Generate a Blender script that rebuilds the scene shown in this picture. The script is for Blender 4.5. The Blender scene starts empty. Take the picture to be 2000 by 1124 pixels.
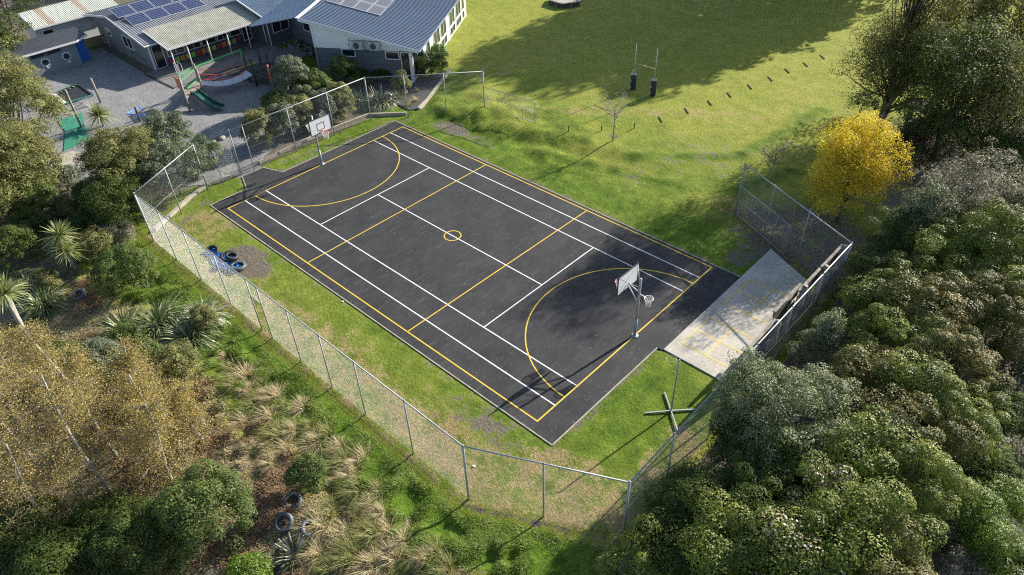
import bpy, math, random
import numpy as np
from math import radians as R_, sin, cos, pi
from mathutils import Vector, Matrix

# ------------------------------------------------------------------ camera, sky, sun, exposure
S = bpy.context.scene
COL = S.collection
CAM = np.array([24.5806, -20.7298, 22.5418])
YAW, PITCH, ROLL = R_(134.2783), R_(39.4398), R_(-2.1416)
FPX = 1400.24 / 2000
FW = np.array([cos(YAW) * cos(PITCH), sin(YAW) * cos(PITCH), -sin(PITCH)])
r0 = np.array([sin(YAW), -cos(YAW), 0.0]); u0 = np.cross(r0, FW)
RT = r0 * cos(ROLL) + u0 * sin(ROLL); UP = -r0 * sin(ROLL) + u0 * cos(ROLL)
cd = bpy.data.cameras.new('camera'); cam = bpy.data.objects.new('camera', cd); COL.objects.link(cam)
cd.sensor_fit = 'HORIZONTAL'; cd.sensor_width = 36; cd.lens = 36 * FPX
cd.clip_start = 0.2; cd.clip_end = 600
cam.matrix_world = Matrix(((RT[0], UP[0], -FW[0], CAM[0]), (RT[1], UP[1], -FW[1], CAM[1]), (RT[2], UP[2], -FW[2], CAM[2]), (0, 0, 0, 1)))
S.camera = cam
SUN_AZ, SUN_EL = R_(81.3), R_(26.2)
W = bpy.data.worlds.new('World'); S.world = W; W.use_nodes = True
nt = W.node_tree; nt.nodes.clear()
sky = nt.nodes.new('ShaderNodeTexSky'); sky.sky_type = 'NISHITA'; sky.sun_disc = False
sky.sun_elevation = SUN_EL; sky.sun_rotation = R_(90) - SUN_AZ
bg = nt.nodes.new('ShaderNodeBackground'); bg.inputs[1].default_value = 0.09
wo = nt.nodes.new('ShaderNodeOutputWorld')
nt.links.new(sky.outputs[0], bg.inputs[0]); nt.links.new(bg.outputs[0], wo.inputs[0])
sl = bpy.data.lights.new('sun', 'SUN'); sl.energy = 5.0; sl.angle = R_(0.55); sl.color = (1, 0.93, 0.82)
so = bpy.data.objects.new('sun', sl); COL.objects.link(so)
so.rotation_euler = Vector((cos(SUN_AZ) * cos(SUN_EL), sin(SUN_AZ) * cos(SUN_EL), sin(SUN_EL))).to_track_quat('Z', 'Y').to_euler()
so.location = (0, 0, 60)
S.view_settings.view_transform = 'Standard'; S.view_settings.look = 'None'
S.view_settings.exposure = 1.0; S.view_settings.gamma = 1
S.cycles.max_bounces = 5; S.cycles.diffuse_bounces = 2; S.cycles.glossy_bounces = 2
S.cycles.transmission_bounces = 3; S.cycles.transparent_max_bounces = 6
S.cycles.use_denoising = False; S.cycles.filter_width = 1.15; S.cycles.sample_clamp_indirect = 4

# ------------------------------------------------------------------ numbers
def sstep(a, b, x): t = np.clip((x - a) / (b - a), 0, 1); return t * t * (3 - 2 * t)
_t = np.random.RandomState(7).rand(256, 256)
def vnoise(x, y):
    xi = np.floor(x).astype(int); yi = np.floor(y).astype(int); fx = x - xi; fy = y - yi
    fx = fx * fx * (3 - 2 * fx); fy = fy * fy * (3 - 2 * fy)
    g = lambda a, b: _t[a & 255, b & 255]
    return (g(xi, yi) * (1 - fx) + g(xi + 1, yi) * fx) * (1 - fy) + (g(xi, yi + 1) * (1 - fx) + g(xi + 1, yi + 1) * fx) * fy
def fbm(x, y, o=4):
    s = 0; a = .5; n = 0
    for k in range(o):
        s = s + a * vnoise(x * 2 ** k + 17.3 * k, y * 2 ** k + 5.1 * k); n += a; a *= .5
    return s / n
def seg_dist(x, y, a, b):
    ax, ay = a; bx, by = b; dx, dy = bx - ax, by - ay
    t = np.clip(((x - ax) * dx + (y - ay) * dy) / (dx * dx + dy * dy), 0, 1)
    return np.hypot(x - ax - t * dx, y - ay - t * dy)
def in_poly(x, y, P):
    x = np.asarray(x, float); y = np.asarray(y, float); r = np.zeros(x.shape, bool); n = len(P); j = n - 1
    for i in range(n):
        xi, yi = P[i]; xj, yj = P[j]
        c = ((yi > y) != (yj > y)) & (x < (xj - xi) * (y - yi) / (yj - yi + 1e-12) + xi); r ^= c; j = i
    return r
def poly_dist(x, y, P):      # negative inside
    d = np.full(np.shape(x), 1e9)
    for i in range(len(P)): d = np.minimum(d, seg_dist(x, y, P[i], P[(i + 1) % len(P)]))
    return np.where(in_poly(x, y, P), -d, d)

FENCE = [(-9.12, 11.76), (-12.88, 7.93), (-14.62, 5.98), (-14.75, -3.21), (-14.85, -4.05), (-14.81, -6.38), (-12.22, -11.08),
         (12.53, -11.04), (17.57, -8.49), (17.52, 8.6), (10.4, 11.9)]
INSIDE = FENCE
GRAVEL = [(-43.9, -0.5), (-35.6, -0.62), (-30.8, -0.5), (-30.6, 3.2), (-28.4, 6.6), (-24.0, 7.4), (-19.6, 8.2), (-17.6, 6.0), (-16.9, 2.5), (-16.3, -1.0),
          (-15.1, -3.4), (-15.1, -5.6), (-18, -9.0), (-24, -12.5), (-36, -15), (-52, -11), (-50, -5), (-45.0, -4.0)]
PATIO = [(-43.9, -0.5), (-35.6, -0.62), (-30.8, -0.5), (-30.6, 3.2), (-28.6, 7.2), (-24.0, 7.9), (-17.3, 12.2), (-19, 14), (-28, 12), (-36, 12), (-36, 0), (-44, 0)]
PATH = [(-24.0, 7.75), (-17.6, 12.0), (-16.6, 15.2), (-13.25, 9.6), (-13.6, 8.6), (-17.4, 6.6)]
COURT = [(-13.05, -7.15), (13.18, -7.15), (13.18, 0.08), (13.5, 0.08), (13.5, 6.88), (-13.15, 6.88), (-13.15, -1.95), (-14.7, -2.95), (-14.75, -4.2), (-13.05, -4.5)]
COURT = [(-13.1, -7.15), (13.2, -7.15), (13.2, 0.05), (13.49, 0.05), (13.49, 6.88), (-13.1, 6.88), (-13.1, -2.2), (-14.6, -2.75), (-14.6, -4.15), (-13.1, -4.75)]
PAD = [(13.5, 0.13), (16.6, 0.13), (16.4, 8.6), (13.5, 10.0)]
def out_dist(x, y):      # metres outside the fence, towards the camera side and the right
    a = -11.25 - y
    b = ((x - 12.53) * 0.4514 - (y + 11.04) * 0.8923) - .2
    c = x - 17.75
    return np.maximum(np.maximum(np.minimum(a, 1e9), b), c)
def terr(x, y, rough=True):
    x = np.asarray(x, float); y = np.asarray(y, float)
    od = out_dist(x, y)
    z = -0.11 * sstep(0.02, 0.24, od) - 0.95 * sstep(3.0, 11, od)
    fld = 1.25 * sstep(-1.9, .1, y - 11.5 - .2 * (x + 6)) * sstep(9, -2, x) * sstep(-15.5, -9.5, x)
    z = z + 0.34 * fld
    if rough:
        n = fbm(x * .9, y * .9, 4) - .5
        z = z + n * (.09 + .18 * sstep(0.3, 1.2, od) * sstep(7, 4, od) + .40 * sstep(8.0, 9.5, y) * sstep(4, -1, x) * sstep(15, 12.5, y)) * (1 - .6 * sstep(14, 20, y))
        z = z + (vnoise(x * 1.9, y * 1.9) - .5) * .42 * sstep(.5, 1.2, od) * sstep(6, 4, od)
        for a_, b_ in (((2.6, 13.2), (7.5, 18.0)), ((7.5, 18.0), (8.4, 27)), ((9.2, 14.0), (10.5, 18)), ((-3.0, 10.0), (7, 12.6))):
            z = z + .12 * np.exp(-(seg_dist(x, y, a_, b_) / .45) ** 2) * fbm(x * 1.2, y * 1.2, 2) * 1.6
        flat = np.minimum.reduce([poly_dist(x, y, COURT), poly_dist(x, y, PAD), poly_dist(x, y, GRAVEL), poly_dist(x, y, PATIO), poly_dist(x, y, PATH)])
        k = sstep(0.0, 0.7, flat)
        z = z * k - 0.07 * (1 - sstep(-0.02, 0.12, flat))
    return z
def at(px, py, z=0.0):                     # ground or given-height point seen at a photo pixel
    d = FW + (px - 1000) / 1400.24 * RT - (py - 562) / 1400.24 * UP
    t = (z - CAM[2]) / d[2]; p = CAM + t * d; return float(p[0]), float(p[1])
def gt(px, py):
    z = 0.0
    for _ in range(5):
        x, y = at(px, py, z); z = float(terr(x, y, False))
    return x, y
def tz(x, y): return float(terr(np.array([x]), np.array([y]))[0])

# ------------------------------------------------------------------ materials
MATS = {}
def new_mat(name):
    m = bpy.data.materials.new(name); m.use_nodes = True; n = m.node_tree; n.nodes.clear()
    out = n.nodes.new('ShaderNodeOutputMaterial'); b = n.nodes.new('ShaderNodeBsdfPrincipled'); n.links.new(b.outputs[0], out.inputs[0])
    MATS[name] = m
    return m, n, b, out
def N(n, t, **k):
    o = n.nodes.new(t)
    for a, v in k.items(): setattr(o, a, v)
    return o
def noise(n, scale, detail=4, rough=.6, vec=None):
    o = N(n, 'ShaderNodeTexNoise'); o.inputs['Scale'].default_value = scale; o.inputs['Detail'].default_value = detail; o.inputs['Roughness'].default_value = rough
    if vec is not None: n.links.new(vec, o.inputs['Vector'])
    return o
def coord(n, kind='Object', scale=None, rot=None):
    c = N(n, 'ShaderNodeTexCoord').outputs[kind]
    if scale or rot:
        m = N(n, 'ShaderNodeMapping'); n.links.new(c, m.inputs[0])
        if scale: m.inputs['Scale'].default_value = scale
        if rot: m.inputs['Rotation'].default_value = rot
        return m.outputs[0]
    return c
def ramp(n, fac, stops):
    r = N(n, 'ShaderNodeValToRGB'); n.links.new(fac, r.inputs[0]); e = r.color_ramp.elements
    while len(e) < len(stops): e.new(0.5)
    for i, (p, c) in enumerate(stops):
        e[i].position = p; e[i].color = (*c, 1) if len(c) == 3 else c
    return r.outputs[0]
def mix(n, fac, a, b, mode='MIX'):
    m = N(n, 'ShaderNodeMix', data_type='RGBA', blend_type=mode)
    for s, v in ((0, fac), (6, a), (7, b)):
        if isinstance(v, (int, float)): m.inputs[s].default_value = v
        elif isinstance(v, tuple): m.inputs[s].default_value = (*v, 1)
        else: n.links.new(v, m.inputs[s])
    return m.outputs[2]
def math_(n, op, a, b=0.0):
    m = N(n, 'ShaderNodeMath', operation=op)
    for i, v in enumerate((a, b)):
        if isinstance(v, (int, float)): m.inputs[i].default_value = v
        else: n.links.new(v, m.inputs[i])
    return m.outputs[0]
def bump(n, b, h, dist=.02, st=1.0):
    o = N(n, 'ShaderNodeBump'); o.inputs['Distance'].default_value = dist; o.inputs['Strength'].default_value = st
    n.links.new(h, o.inputs['Height']); n.links.new(o.outputs[0], b.inputs['Normal'])
def plain(name, col, rough=.6, metal=0, var=.15, sc=3.0, bmp=0.0, spec=.5):
    m, n, b, o = new_mat(name); v = coord(n)
    ns = noise(n, sc, 5, .65, v); ns2 = noise(n, sc * 9, 3, .6, v)
    f = math_(n, 'MULTIPLY', ns.outputs[0], ns2.outputs[0])
    lo = tuple(c * (1 - var) for c in col); hi = tuple(min(1, c * (1 + var)) for c in col)
    n.links.new(ramp(n, f, [(.12, lo), (.4, hi)]), b.inputs['Base Color'])
    b.inputs['Roughness'].default_value = rough; b.inputs['Metallic'].default_value = metal; b.inputs['Specular IOR Level'].default_value = spec
    if bmp: bump(n, b, ns2.outputs[0], bmp)
    return m
def foliage(name, dark, mid, light, rough=.5, trans=.3, spec=.4):
    m, n, b, o = new_mat(name)
    a = N(n, 'ShaderNodeAttribute', attribute_name='tint')
    c = ramp(n, a.outputs['Fac'], [(0, dark), (.5, mid), (1, light)])
    n.links.new(c, b.inputs['Base Color']); b.inputs['Roughness'].default_value = rough; b.inputs['Specular IOR Level'].default_value = spec
    t = N(n, 'ShaderNodeBsdfTranslucent'); n.links.new(mix(n, 1.0, c, (1.0, 1.05, .55), 'MULTIPLY'), t.inputs[0])
    ms = N(n, 'ShaderNodeMixShader'); ms.inputs[0].default_value = trans
    n.links.new(b.outputs[0], ms.inputs[1]); n.links.new(t.outputs[0], ms.inputs[2]); n.links.new(ms.outputs[0], o.inputs[0])
    return m

def ground_material():
    m, n, b, o = new_mat('grass_ground'); v = coord(n)
    a = N(n, 'ShaderNodeAttribute', attribute_name='cover'); sp = N(n, 'ShaderNodeSeparateColor'); n.links.new(a.outputs['Color'], sp.inputs[0])
    dry, soil, lush = sp.outputs
    fine = noise(n, 9, 6, .7, v); mid = noise(n, 1.3, 5, .65, v); big = noise(n, .22, 4, .6, v)
    # mown field: yellow green, streaked along the mowing direction
    st = noise(n, 1.0, 4, .6, coord(n, 'Object', (2.2, .35, 1), (0, 0, .35)))
    g = ramp(n, mid.outputs[0], [(.28, (.14, .18, .020)), (.5, (.27, .30, .042)), (.72, (.38, .37, .085))])
    g = mix(n, math_(n, 'MULTIPLY', st.outputs[0], .6), g, (.36, .36, .08))
    g = mix(n, ramp(n, big.outputs[0], [(.35, (0, 0, 0)), (.8, (.45, .45, .45))]), g, (.16, .225, .024))
    lus = ramp(n, mid.outputs[0], [(.3, (.05, .11, .010)), (.55, (.12, .205, .018)), (.75, (.23, .28, .045))])
    g = mix(n, lush, g, lus)
    dr = ramp(n, fine.outputs[0], [(.3, (.20, .15, .07)), (.5, (.36, .28, .13)), (.75, (.48, .38, .2))])
    brk = math_(n, 'ADD', math_(n, 'MULTIPLY', math_(n, 'SUBTRACT', fine.outputs[0], .5), 1.2), math_(n, 'MULTIPLY', math_(n, 'SUBTRACT', mid.outputs[0], .5), 1.6))
    def edge(x, lo=.38, hi=.62): return ramp(n, math_(n, 'ADD', x, brk), [(lo, (0, 0, 0)), (hi, (1, 1, 1))])
    g = mix(n, edge(dry), g, dr)
    so_ = ramp(n, fine.outputs[0], [(.3, (.075, .062, .048)), (.55, (.20, .175, .14)), (.8, (.36, .32, .26))])
    g = mix(n, edge(soil, .42, .55), g, so_)
    g = mix(n, .8, g, ramp(n, noise(n, 26, 4, .7, v).outputs[0], [(.3, (.55, .55, .55)), (.7, (1.4, 1.4, 1.4))]), 'MULTIPLY')
    n.links.new(g, b.inputs['Base Color']); b.inputs['Roughness'].default_value = .9; b.inputs['Specular IOR Level'].default_value = .15
    h = math_(n, 'ADD', math_(n, 'MULTIPLY', noise(n, 5, 6, .75, v).outputs[0], 1.0), math_(n, 'MULTIPLY', noise(n, 22, 3, .7, v).outputs[0], .5))
    bump(n, b, h, .16, .8)
    return m
def asphalt(name, lo, hi, dust=.5):
    m, n, b, o = new_mat(name); v = coord(n)
    c = ramp(n, noise(n, .5, 6, .7, v).outputs[0], [(.3, lo), (.7, hi)])
    c = mix(n, .7, c, ramp(n, noise(n, 45, 3, .8, v).outputs[0], [(.3, (.55, .55, .55)), (.7, (1.5, 1.5, 1.5))]), 'MULTIPLY')
    sp = ramp(n, noise(n, 7, 6, .75, v).outputs[0], [(.60, (0, 0, 0)), (.70, (dust * .8,) * 3)])
    sc = ramp(n, noise(n, 1.1, 5, .6, coord(n, 'Object', (4, 1, 1), (0, 0, .9))).outputs[0], [(.54, (0, 0, 0)), (.72, (dust * .6,) * 3)])
    c = mix(n, sp, c, (.13, .125, .12)); c = mix(n, sc, c, (.085, .083, .08))
    n.links.new(c, b.inputs['Base Color']); b.inputs['Roughness'].default_value = .8; b.inputs['Specular IOR Level'].default_value = .35
    bump(n, b, noise(n, 60, 3, .8, v).outputs[0], .012, .7)
    return m
def paint(name, col, wear):
    m, n, b, o = new_mat(name); v = coord(n)
    f = ramp(n, noise(n, 14, 5, .75, v).outputs[0], [(.60, (0, 0, 0)), (.75, (wear,) * 3)])
    c = mix(n, f, col, (.09, .09, .085)); c = mix(n, math_(n, 'MULTIPLY', noise(n, 1.2, 4, .6, v).outputs[0], .35), c, tuple(x * .6 for x in col))
    n.links.new(c, b.inputs['Base Color']); b.inputs['Roughness'].default_value = .65
    return m
def boards(name, col, pitch=.18, depth=.02, axis='Z'):
    m, n, b, o = new_mat(name); v = coord(n); s = N(n, 'ShaderNodeSeparateXYZ'); n.links.new(v, s.inputs[0])
    fr = math_(n, 'FRACT', math_(n, 'DIVIDE', s.outputs[axis], pitch))
    c = mix(n, ramp(n, fr, [(.0, (1, 1, 1)), (.07, (0, 0, 0))]), col, tuple(x * .45 for x in col))
    c = mix(n, math_(n, 'MULTIPLY', noise(n, 1.5, 5, .7, v).outputs[0], .3), c, tuple(x * .72 for x in col))
    n.links.new(c, b.inputs['Base Color']); b.inputs['Roughness'].default_value = .6
    bump(n, b, math_(n, 'SUBTRACT', 1.0, fr), depth, .8)
    return m
def weathered(name, a, c2, sc=2.0, rough=.85, stretch=(1, 1, 1), bm=.01):
    m, n, b, o = new_mat(name); v = coord(n, 'Object', stretch)
    c = ramp(n, noise(n, sc, 6, .72, v).outputs[0], [(.32, a), (.66, c2)])
    c = mix(n, .5, c, ramp(n, noise(n, sc * 14, 3, .7, v).outputs[0], [(.3, (.6, .6, .6)), (.7, (1.35, 1.35, 1.35))]), 'MULTIPLY')
    n.links.new(c, b.inputs['Base Color']); b.inputs['Roughness'].default_value = rough
    bump(n, b, noise(n, sc * 10, 4, .7, v).outputs[0], bm, .8)
    return m

M_ground = ground_material()
M_asph = asphalt('court_asphalt', (.019, .020, .0225), (.046, .047, .049), 1.0)
M_path = asphalt('path_asphalt', (.06, .06, .062), (.09, .09, .09), .3)
M_white = paint('white_line_paint', (.80, .80, .80), .55)
M_yel = paint('yellow_line_paint', (.74, .52, .06), .6)
M_yel2 = paint('worn_yellow_paint', (.74, .52, .10), .35)
M_conc = weathered('concrete', (.35, .33, .285), (.54, .51, .44), .7)
M_patio = weathered('patio_concrete', (.13, .13, .125), (.24, .235, .22), .8)
M_kerb = weathered('timber_edging', (.30, .26, .21), (.5, .45, .38), 3)
M_wood = weathered('grey_timber', (.12, .10, .08), (.36, .33, .28), 2.5)
M_dark_wood = weathered('dark_timber', (.035, .03, .025), (.095, .08, .068), 2.5)
M_bark = weathered('brown_bark', (.05, .04, .03), (.17, .14, .11), 5)
M_birch = weathered('white_birch_bark', (.22, .20, .17), (.58, .55, .50), 2.2)
M_twig = weathered('twig_bark', (.13, .10, .075), (.29, .24, .18), 5)
M_palebark = weathered('pale_grey_bark', (.24, .22, .19), (.48, .45, .4), 5)
M_galv = plain('galvanised_steel', (.34, .36, .38), .55, .3, .15, 6)
M_wire = plain('galvanised_wire', (.36, .38, .40), .5, .35, .1, 6)
M_rub = plain('black_rubber', (.025, .026, .028), .6, 0, .4, 4, .004)
M_tube = plain('grey_dusty_rubber', (.10, .115, .13), .45, 0, .4, 4, .004)
M_bwhite = plain('white_board', (.86, .87, .90), .4, 0, .04)
M_black = plain('black_paint', (.02, .02, .022), .5)
M_orange = plain('orange_steel', (.75, .13, .05), .45)
M_net = plain('white_net_cord', (.78, .76, .72), .8)
M_navy = plain('navy_vinyl', (.02, .025, .045), .45, 0, .2)
M_lblue = plain('blue_tarp', (.08, .27, .62), .32, 0, .35, 2.5, .05)
M_blue = plain('blue_paint', (.025, .16, .50), .45)
M_skyb = plain('light_blue_paint', (.12, .33, .80), .4)
M_green = plain('green_plastic', (.015, .10, .075), .35)
M_turf = plain('green_mat', (.03, .21, .14), .8, 0, .25, 1.5)
M_lime = plain('lime_paint', (.36, .62, .12), .45)
M_gpaint = plain('green_paint', (.08, .42, .14), .45)
M_red = plain('red_paint', (.62, .06, .045), .45)
M_ored = plain('orange_red_paint', (.62, .14, .06), .5)
M_yelp = plain('yellow_paint', (.75, .52, .06), .5)
M_orp = plain('orange_paint', (.80, .30, .04), .5)
M_pink = plain('pink_red_paint', (.66, .12, .16), .5)
M_wgrey = boards('grey_weatherboard', (.19, .20, .215), .19)
M_wgreyB = boards('slate_grey_cladding', (.125, .14, .165), .62, .01)
M_wwhite = plain('white_cladding', (.88, .88, .88), .6, 0, .04)
M_trim = plain('white_trim', (.78, .78, .78), .45, 0, .05)
M_wshed = boards('white_weatherboard', (.66, .67, .68), .17)
M_bshed = boards('blue_grey_weatherboard', (.20, .225, .245), .2)
M_roofB = plain('blue_grey_roof_steel', (.155, .20, .27), .42, .15, .08, .6)
M_roofA = plain('dark_grey_roof_steel', (.14, .15, .165), .5, .15, .2, .8)
M_roofA2 = weathered('light_grey_roof_steel', (.15, .16, .175), (.24, .25, .265), 1, .55)
M_roofC = plain('steel_blue_roof', (.22, .29, .37), .45, .15, .15, .8)
M_roofV = weathered('lichened_corrugated_iron', (.27, .27, .21), (.44, .43, .36), 1.2, .7)
M_roofS = weathered('pale_green_corrugated_iron', (.42, .45, .38), (.58, .60, .52), 1, .6)
M_roofR = weathered('rusty_roof_sheet', (.30, .22, .15), (.45, .38, .30), 1, .8)
M_rdark = plain('charcoal_roof', (.045, .05, .058), .6, 0, .25, 1)
M_glass = plain('dark_window_glass', (.015, .02, .025), .06, 0, .2, 1, 0, .9)
M_glassg = plain('reflecting_window_glass', (.05, .075, .05), .08, .3, .4, 2)
M_pv = plain('solar_cell_blue', (.012, .022, .075), .22, .2, .2)
M_pvg = plain('solar_cell_grey', (.10, .10, .115), .3, .2, .25)
M_pvf = plain('solar_frame', (.6, .62, .66), .4, .4, .05)
M_rock = weathered('grey_rock', (.09, .085, .08), (.26, .25, .23), 4, .9, (1, 1, 1), .04)
M_prock = weathered('pale_rock', (.30, .27, .22), (.5, .46, .4), 4, .9, (1, 1, 1), .04)
def gravel_mat():
    m, n, b, o = new_mat('grey_gravel'); v = coord(n)
    c = ramp(n, noise(n, 1.0, 6, .7, v).outputs[0], [(.3, (.20, .20, .205)), (.7, (.32, .32, .315))])
    c = mix(n, .8, c, ramp(n, noise(n, 16, 5, .8, v).outputs[0], [(.3, (.5, .5, .5)), (.7, (1.5, 1.5, 1.5))]), 'MULTIPLY')
    n.links.new(c, b.inputs['Base Color']); b.inputs['Roughness'].default_value = .95
    bump(n, b, noise(n, 6, 6, .85, v).outputs[0], .12, 1.0); return m
M_gravel = gravel_mat()
# leaves
F_vib = foliage('glossy_hedge_leaves', (.045, .07, .009), (.135, .18, .024), (.33, .35, .08), .5, .2, .3)
F_vibr = foliage('bronze_tipped_leaves', (.045, .058, .010), (.125, .135, .028), (.30, .22, .09), .5, .2, .3)
F_silver = foliage('silver_green_leaves', (.07, .095, .035), (.175, .21, .095), (.39, .425, .25), .5, .2, .3)
F_dark = foliage('dark_green_leaves', (.028, .05, .010), (.065, .10, .020), (.14, .18, .042), .6, .25, .2)
F_olive = foliage('olive_leaves', (.075, .082, .028), (.185, .195, .065), (.35, .34, .135), .55, .3, .25)
F_mid = foliage('mid_green_leaves', (.034, .062, .012), (.095, .142, .032), (.20, .245, .07), .5, .3, .3)
F_grey = foliage('grey_green_leaves', (.06, .08, .045), (.13, .16, .095), (.26, .29, .18), .5, .25)
F_bright = foliage('bright_green_leaves', (.045, .09, .01), (.12, .20, .02), (.25, .36, .05), .4, .35)
F_yellow = foliage('golden_yellow_leaves', (.46, .34, .03), (.76, .58, .055), (.94, .79, .15), .6, .45, .15)
F_birch = foliage('autumn_birch_leaves', (.19, .155, .055), (.41, .33, .115), (.72, .57, .20), .5, .35, .3)
F_willow = foliage('brown_green_leaves', (.075, .08, .024), (.17, .17, .055), (.34, .31, .12), .65, .3, .15)
F_bronze = foliage('dusty_bronze_leaves', (.08, .075, .045), (.20, .185, .13), (.46, .42, .34), .55, .2, .25)
F_red = foliage('dark_red_leaves', (.04, .018, .015), (.085, .035, .028), (.16, .07, .05), .5, .25)
F_flax = foliage('flax_blades', (.05, .08, .02), (.16, .21, .07), (.50, .52, .32), .32, .2, .6)
F_flax2 = foliage('pale_flax_blades', (.12, .14, .07), (.34, .36, .22), (.68, .66, .5), .35, .2, .6)
F_cord = foliage('cabbage_tree_blades', (.10, .13, .04), (.30, .34, .13), (.60, .60, .34), .35, .25, .5)
F_tus = foliage('straw_tussock_blades', (.26, .20, .09), (.52, .43, .24), (.78, .69, .47), .6, .3, .3)
F_tusg = foliage('green_straw_blades', (.11, .14, .03), (.27, .28, .09), (.48, .44, .2), .6, .3, .3)
F_brac = foliage('rusty_bracken', (.14, .085, .045), (.33, .215, .12), (.56, .42, .27), .7, .2, .2)
F_grass = foliage('lawn_grass_blades', (.065, .115, .012), (.14, .205, .024), (.27, .31, .07), .6, .35, .2)
F_lush = foliage('lush_grass_blades', (.07, .13, .012), (.165, .25, .026), (.32, .39, .09), .5, .35, .35)
F_dryg = foliage('dry_grass_blades', (.22, .17, .08), (.36, .29, .14), (.52, .43, .24), .7, .3, .2)
F_litter = foliage('fallen_leaves', (.10, .05, .025), (.22, .12, .06), (.45, .26, .10), .7, .1, .2)
F_flower = foliage('dry_flower_heads', (.22, .13, .10), (.45, .34, .29), (.80, .74, .68), .6, .2, .2)

# ------------------------------------------------------------------ mesh helpers
def np_mesh(name, V, Fq, tint=None, smooth=False):
    me = bpy.data.meshes.new(name); V = np.ascontiguousarray(V, np.float32).reshape(-1, 3); Fq = np.ascontiguousarray(Fq, np.int32)
    me.vertices.add(len(V)); me.vertices.foreach_set('co', V.ravel())
    k = Fq.shape[1]; me.loops.add(Fq.size); me.polygons.add(len(Fq))
    me.loops.foreach_set('vertex_index', Fq.ravel()); me.polygons.foreach_set('loop_start', np.arange(0, Fq.size, k, dtype=np.int32))
    me.polygons.foreach_set('use_smooth', np.full(len(Fq), smooth))
    if tint is not None:
        a = me.attributes.new('tint', 'FLOAT', 'POINT'); a.data.foreach_set('value', np.ascontiguousarray(tint, np.float32).ravel())
    me.update(calc_edges=True)
    return me
def link(name, me, mat, parent=None):
    o = bpy.data.objects.new(name, me); COL.objects.link(o); o.parent = parent
    if mat is not None: me.materials.append(mat)
    return o
def tag(o, label=None, cat=None, group=None, kind=None):
    if label: o['label'] = label
    if cat: o['category'] = cat
    if group: o['group'] = group
    if kind: o['kind'] = kind
    return o
def thing(name, label, cat, loc=(0, 0, 0), rz=0, group=None):
    o = bpy.data.objects.new(name, None); COL.objects.link(o); o.location = loc; o.rotation_euler = (0, 0, rz); o.empty_display_size = .3
    return tag(o, label, cat, group)
def children(o): return [c for c in list(COL.objects) if c.parent == o]
KIDS = {}
def dup(root, kids, loc, rz=0, sc=1.0, label=None):
    r = root.copy(); COL.objects.link(r); r.location = loc; r.rotation_euler = (0, 0, rz); r.scale = (sc, sc, sc)
    if label: r['label'] = label
    m = {root: r}
    for ch in kids:
        c = ch.copy(); COL.objects.link(c); c.parent = m[ch.parent]; m[ch] = c
    return r
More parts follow.
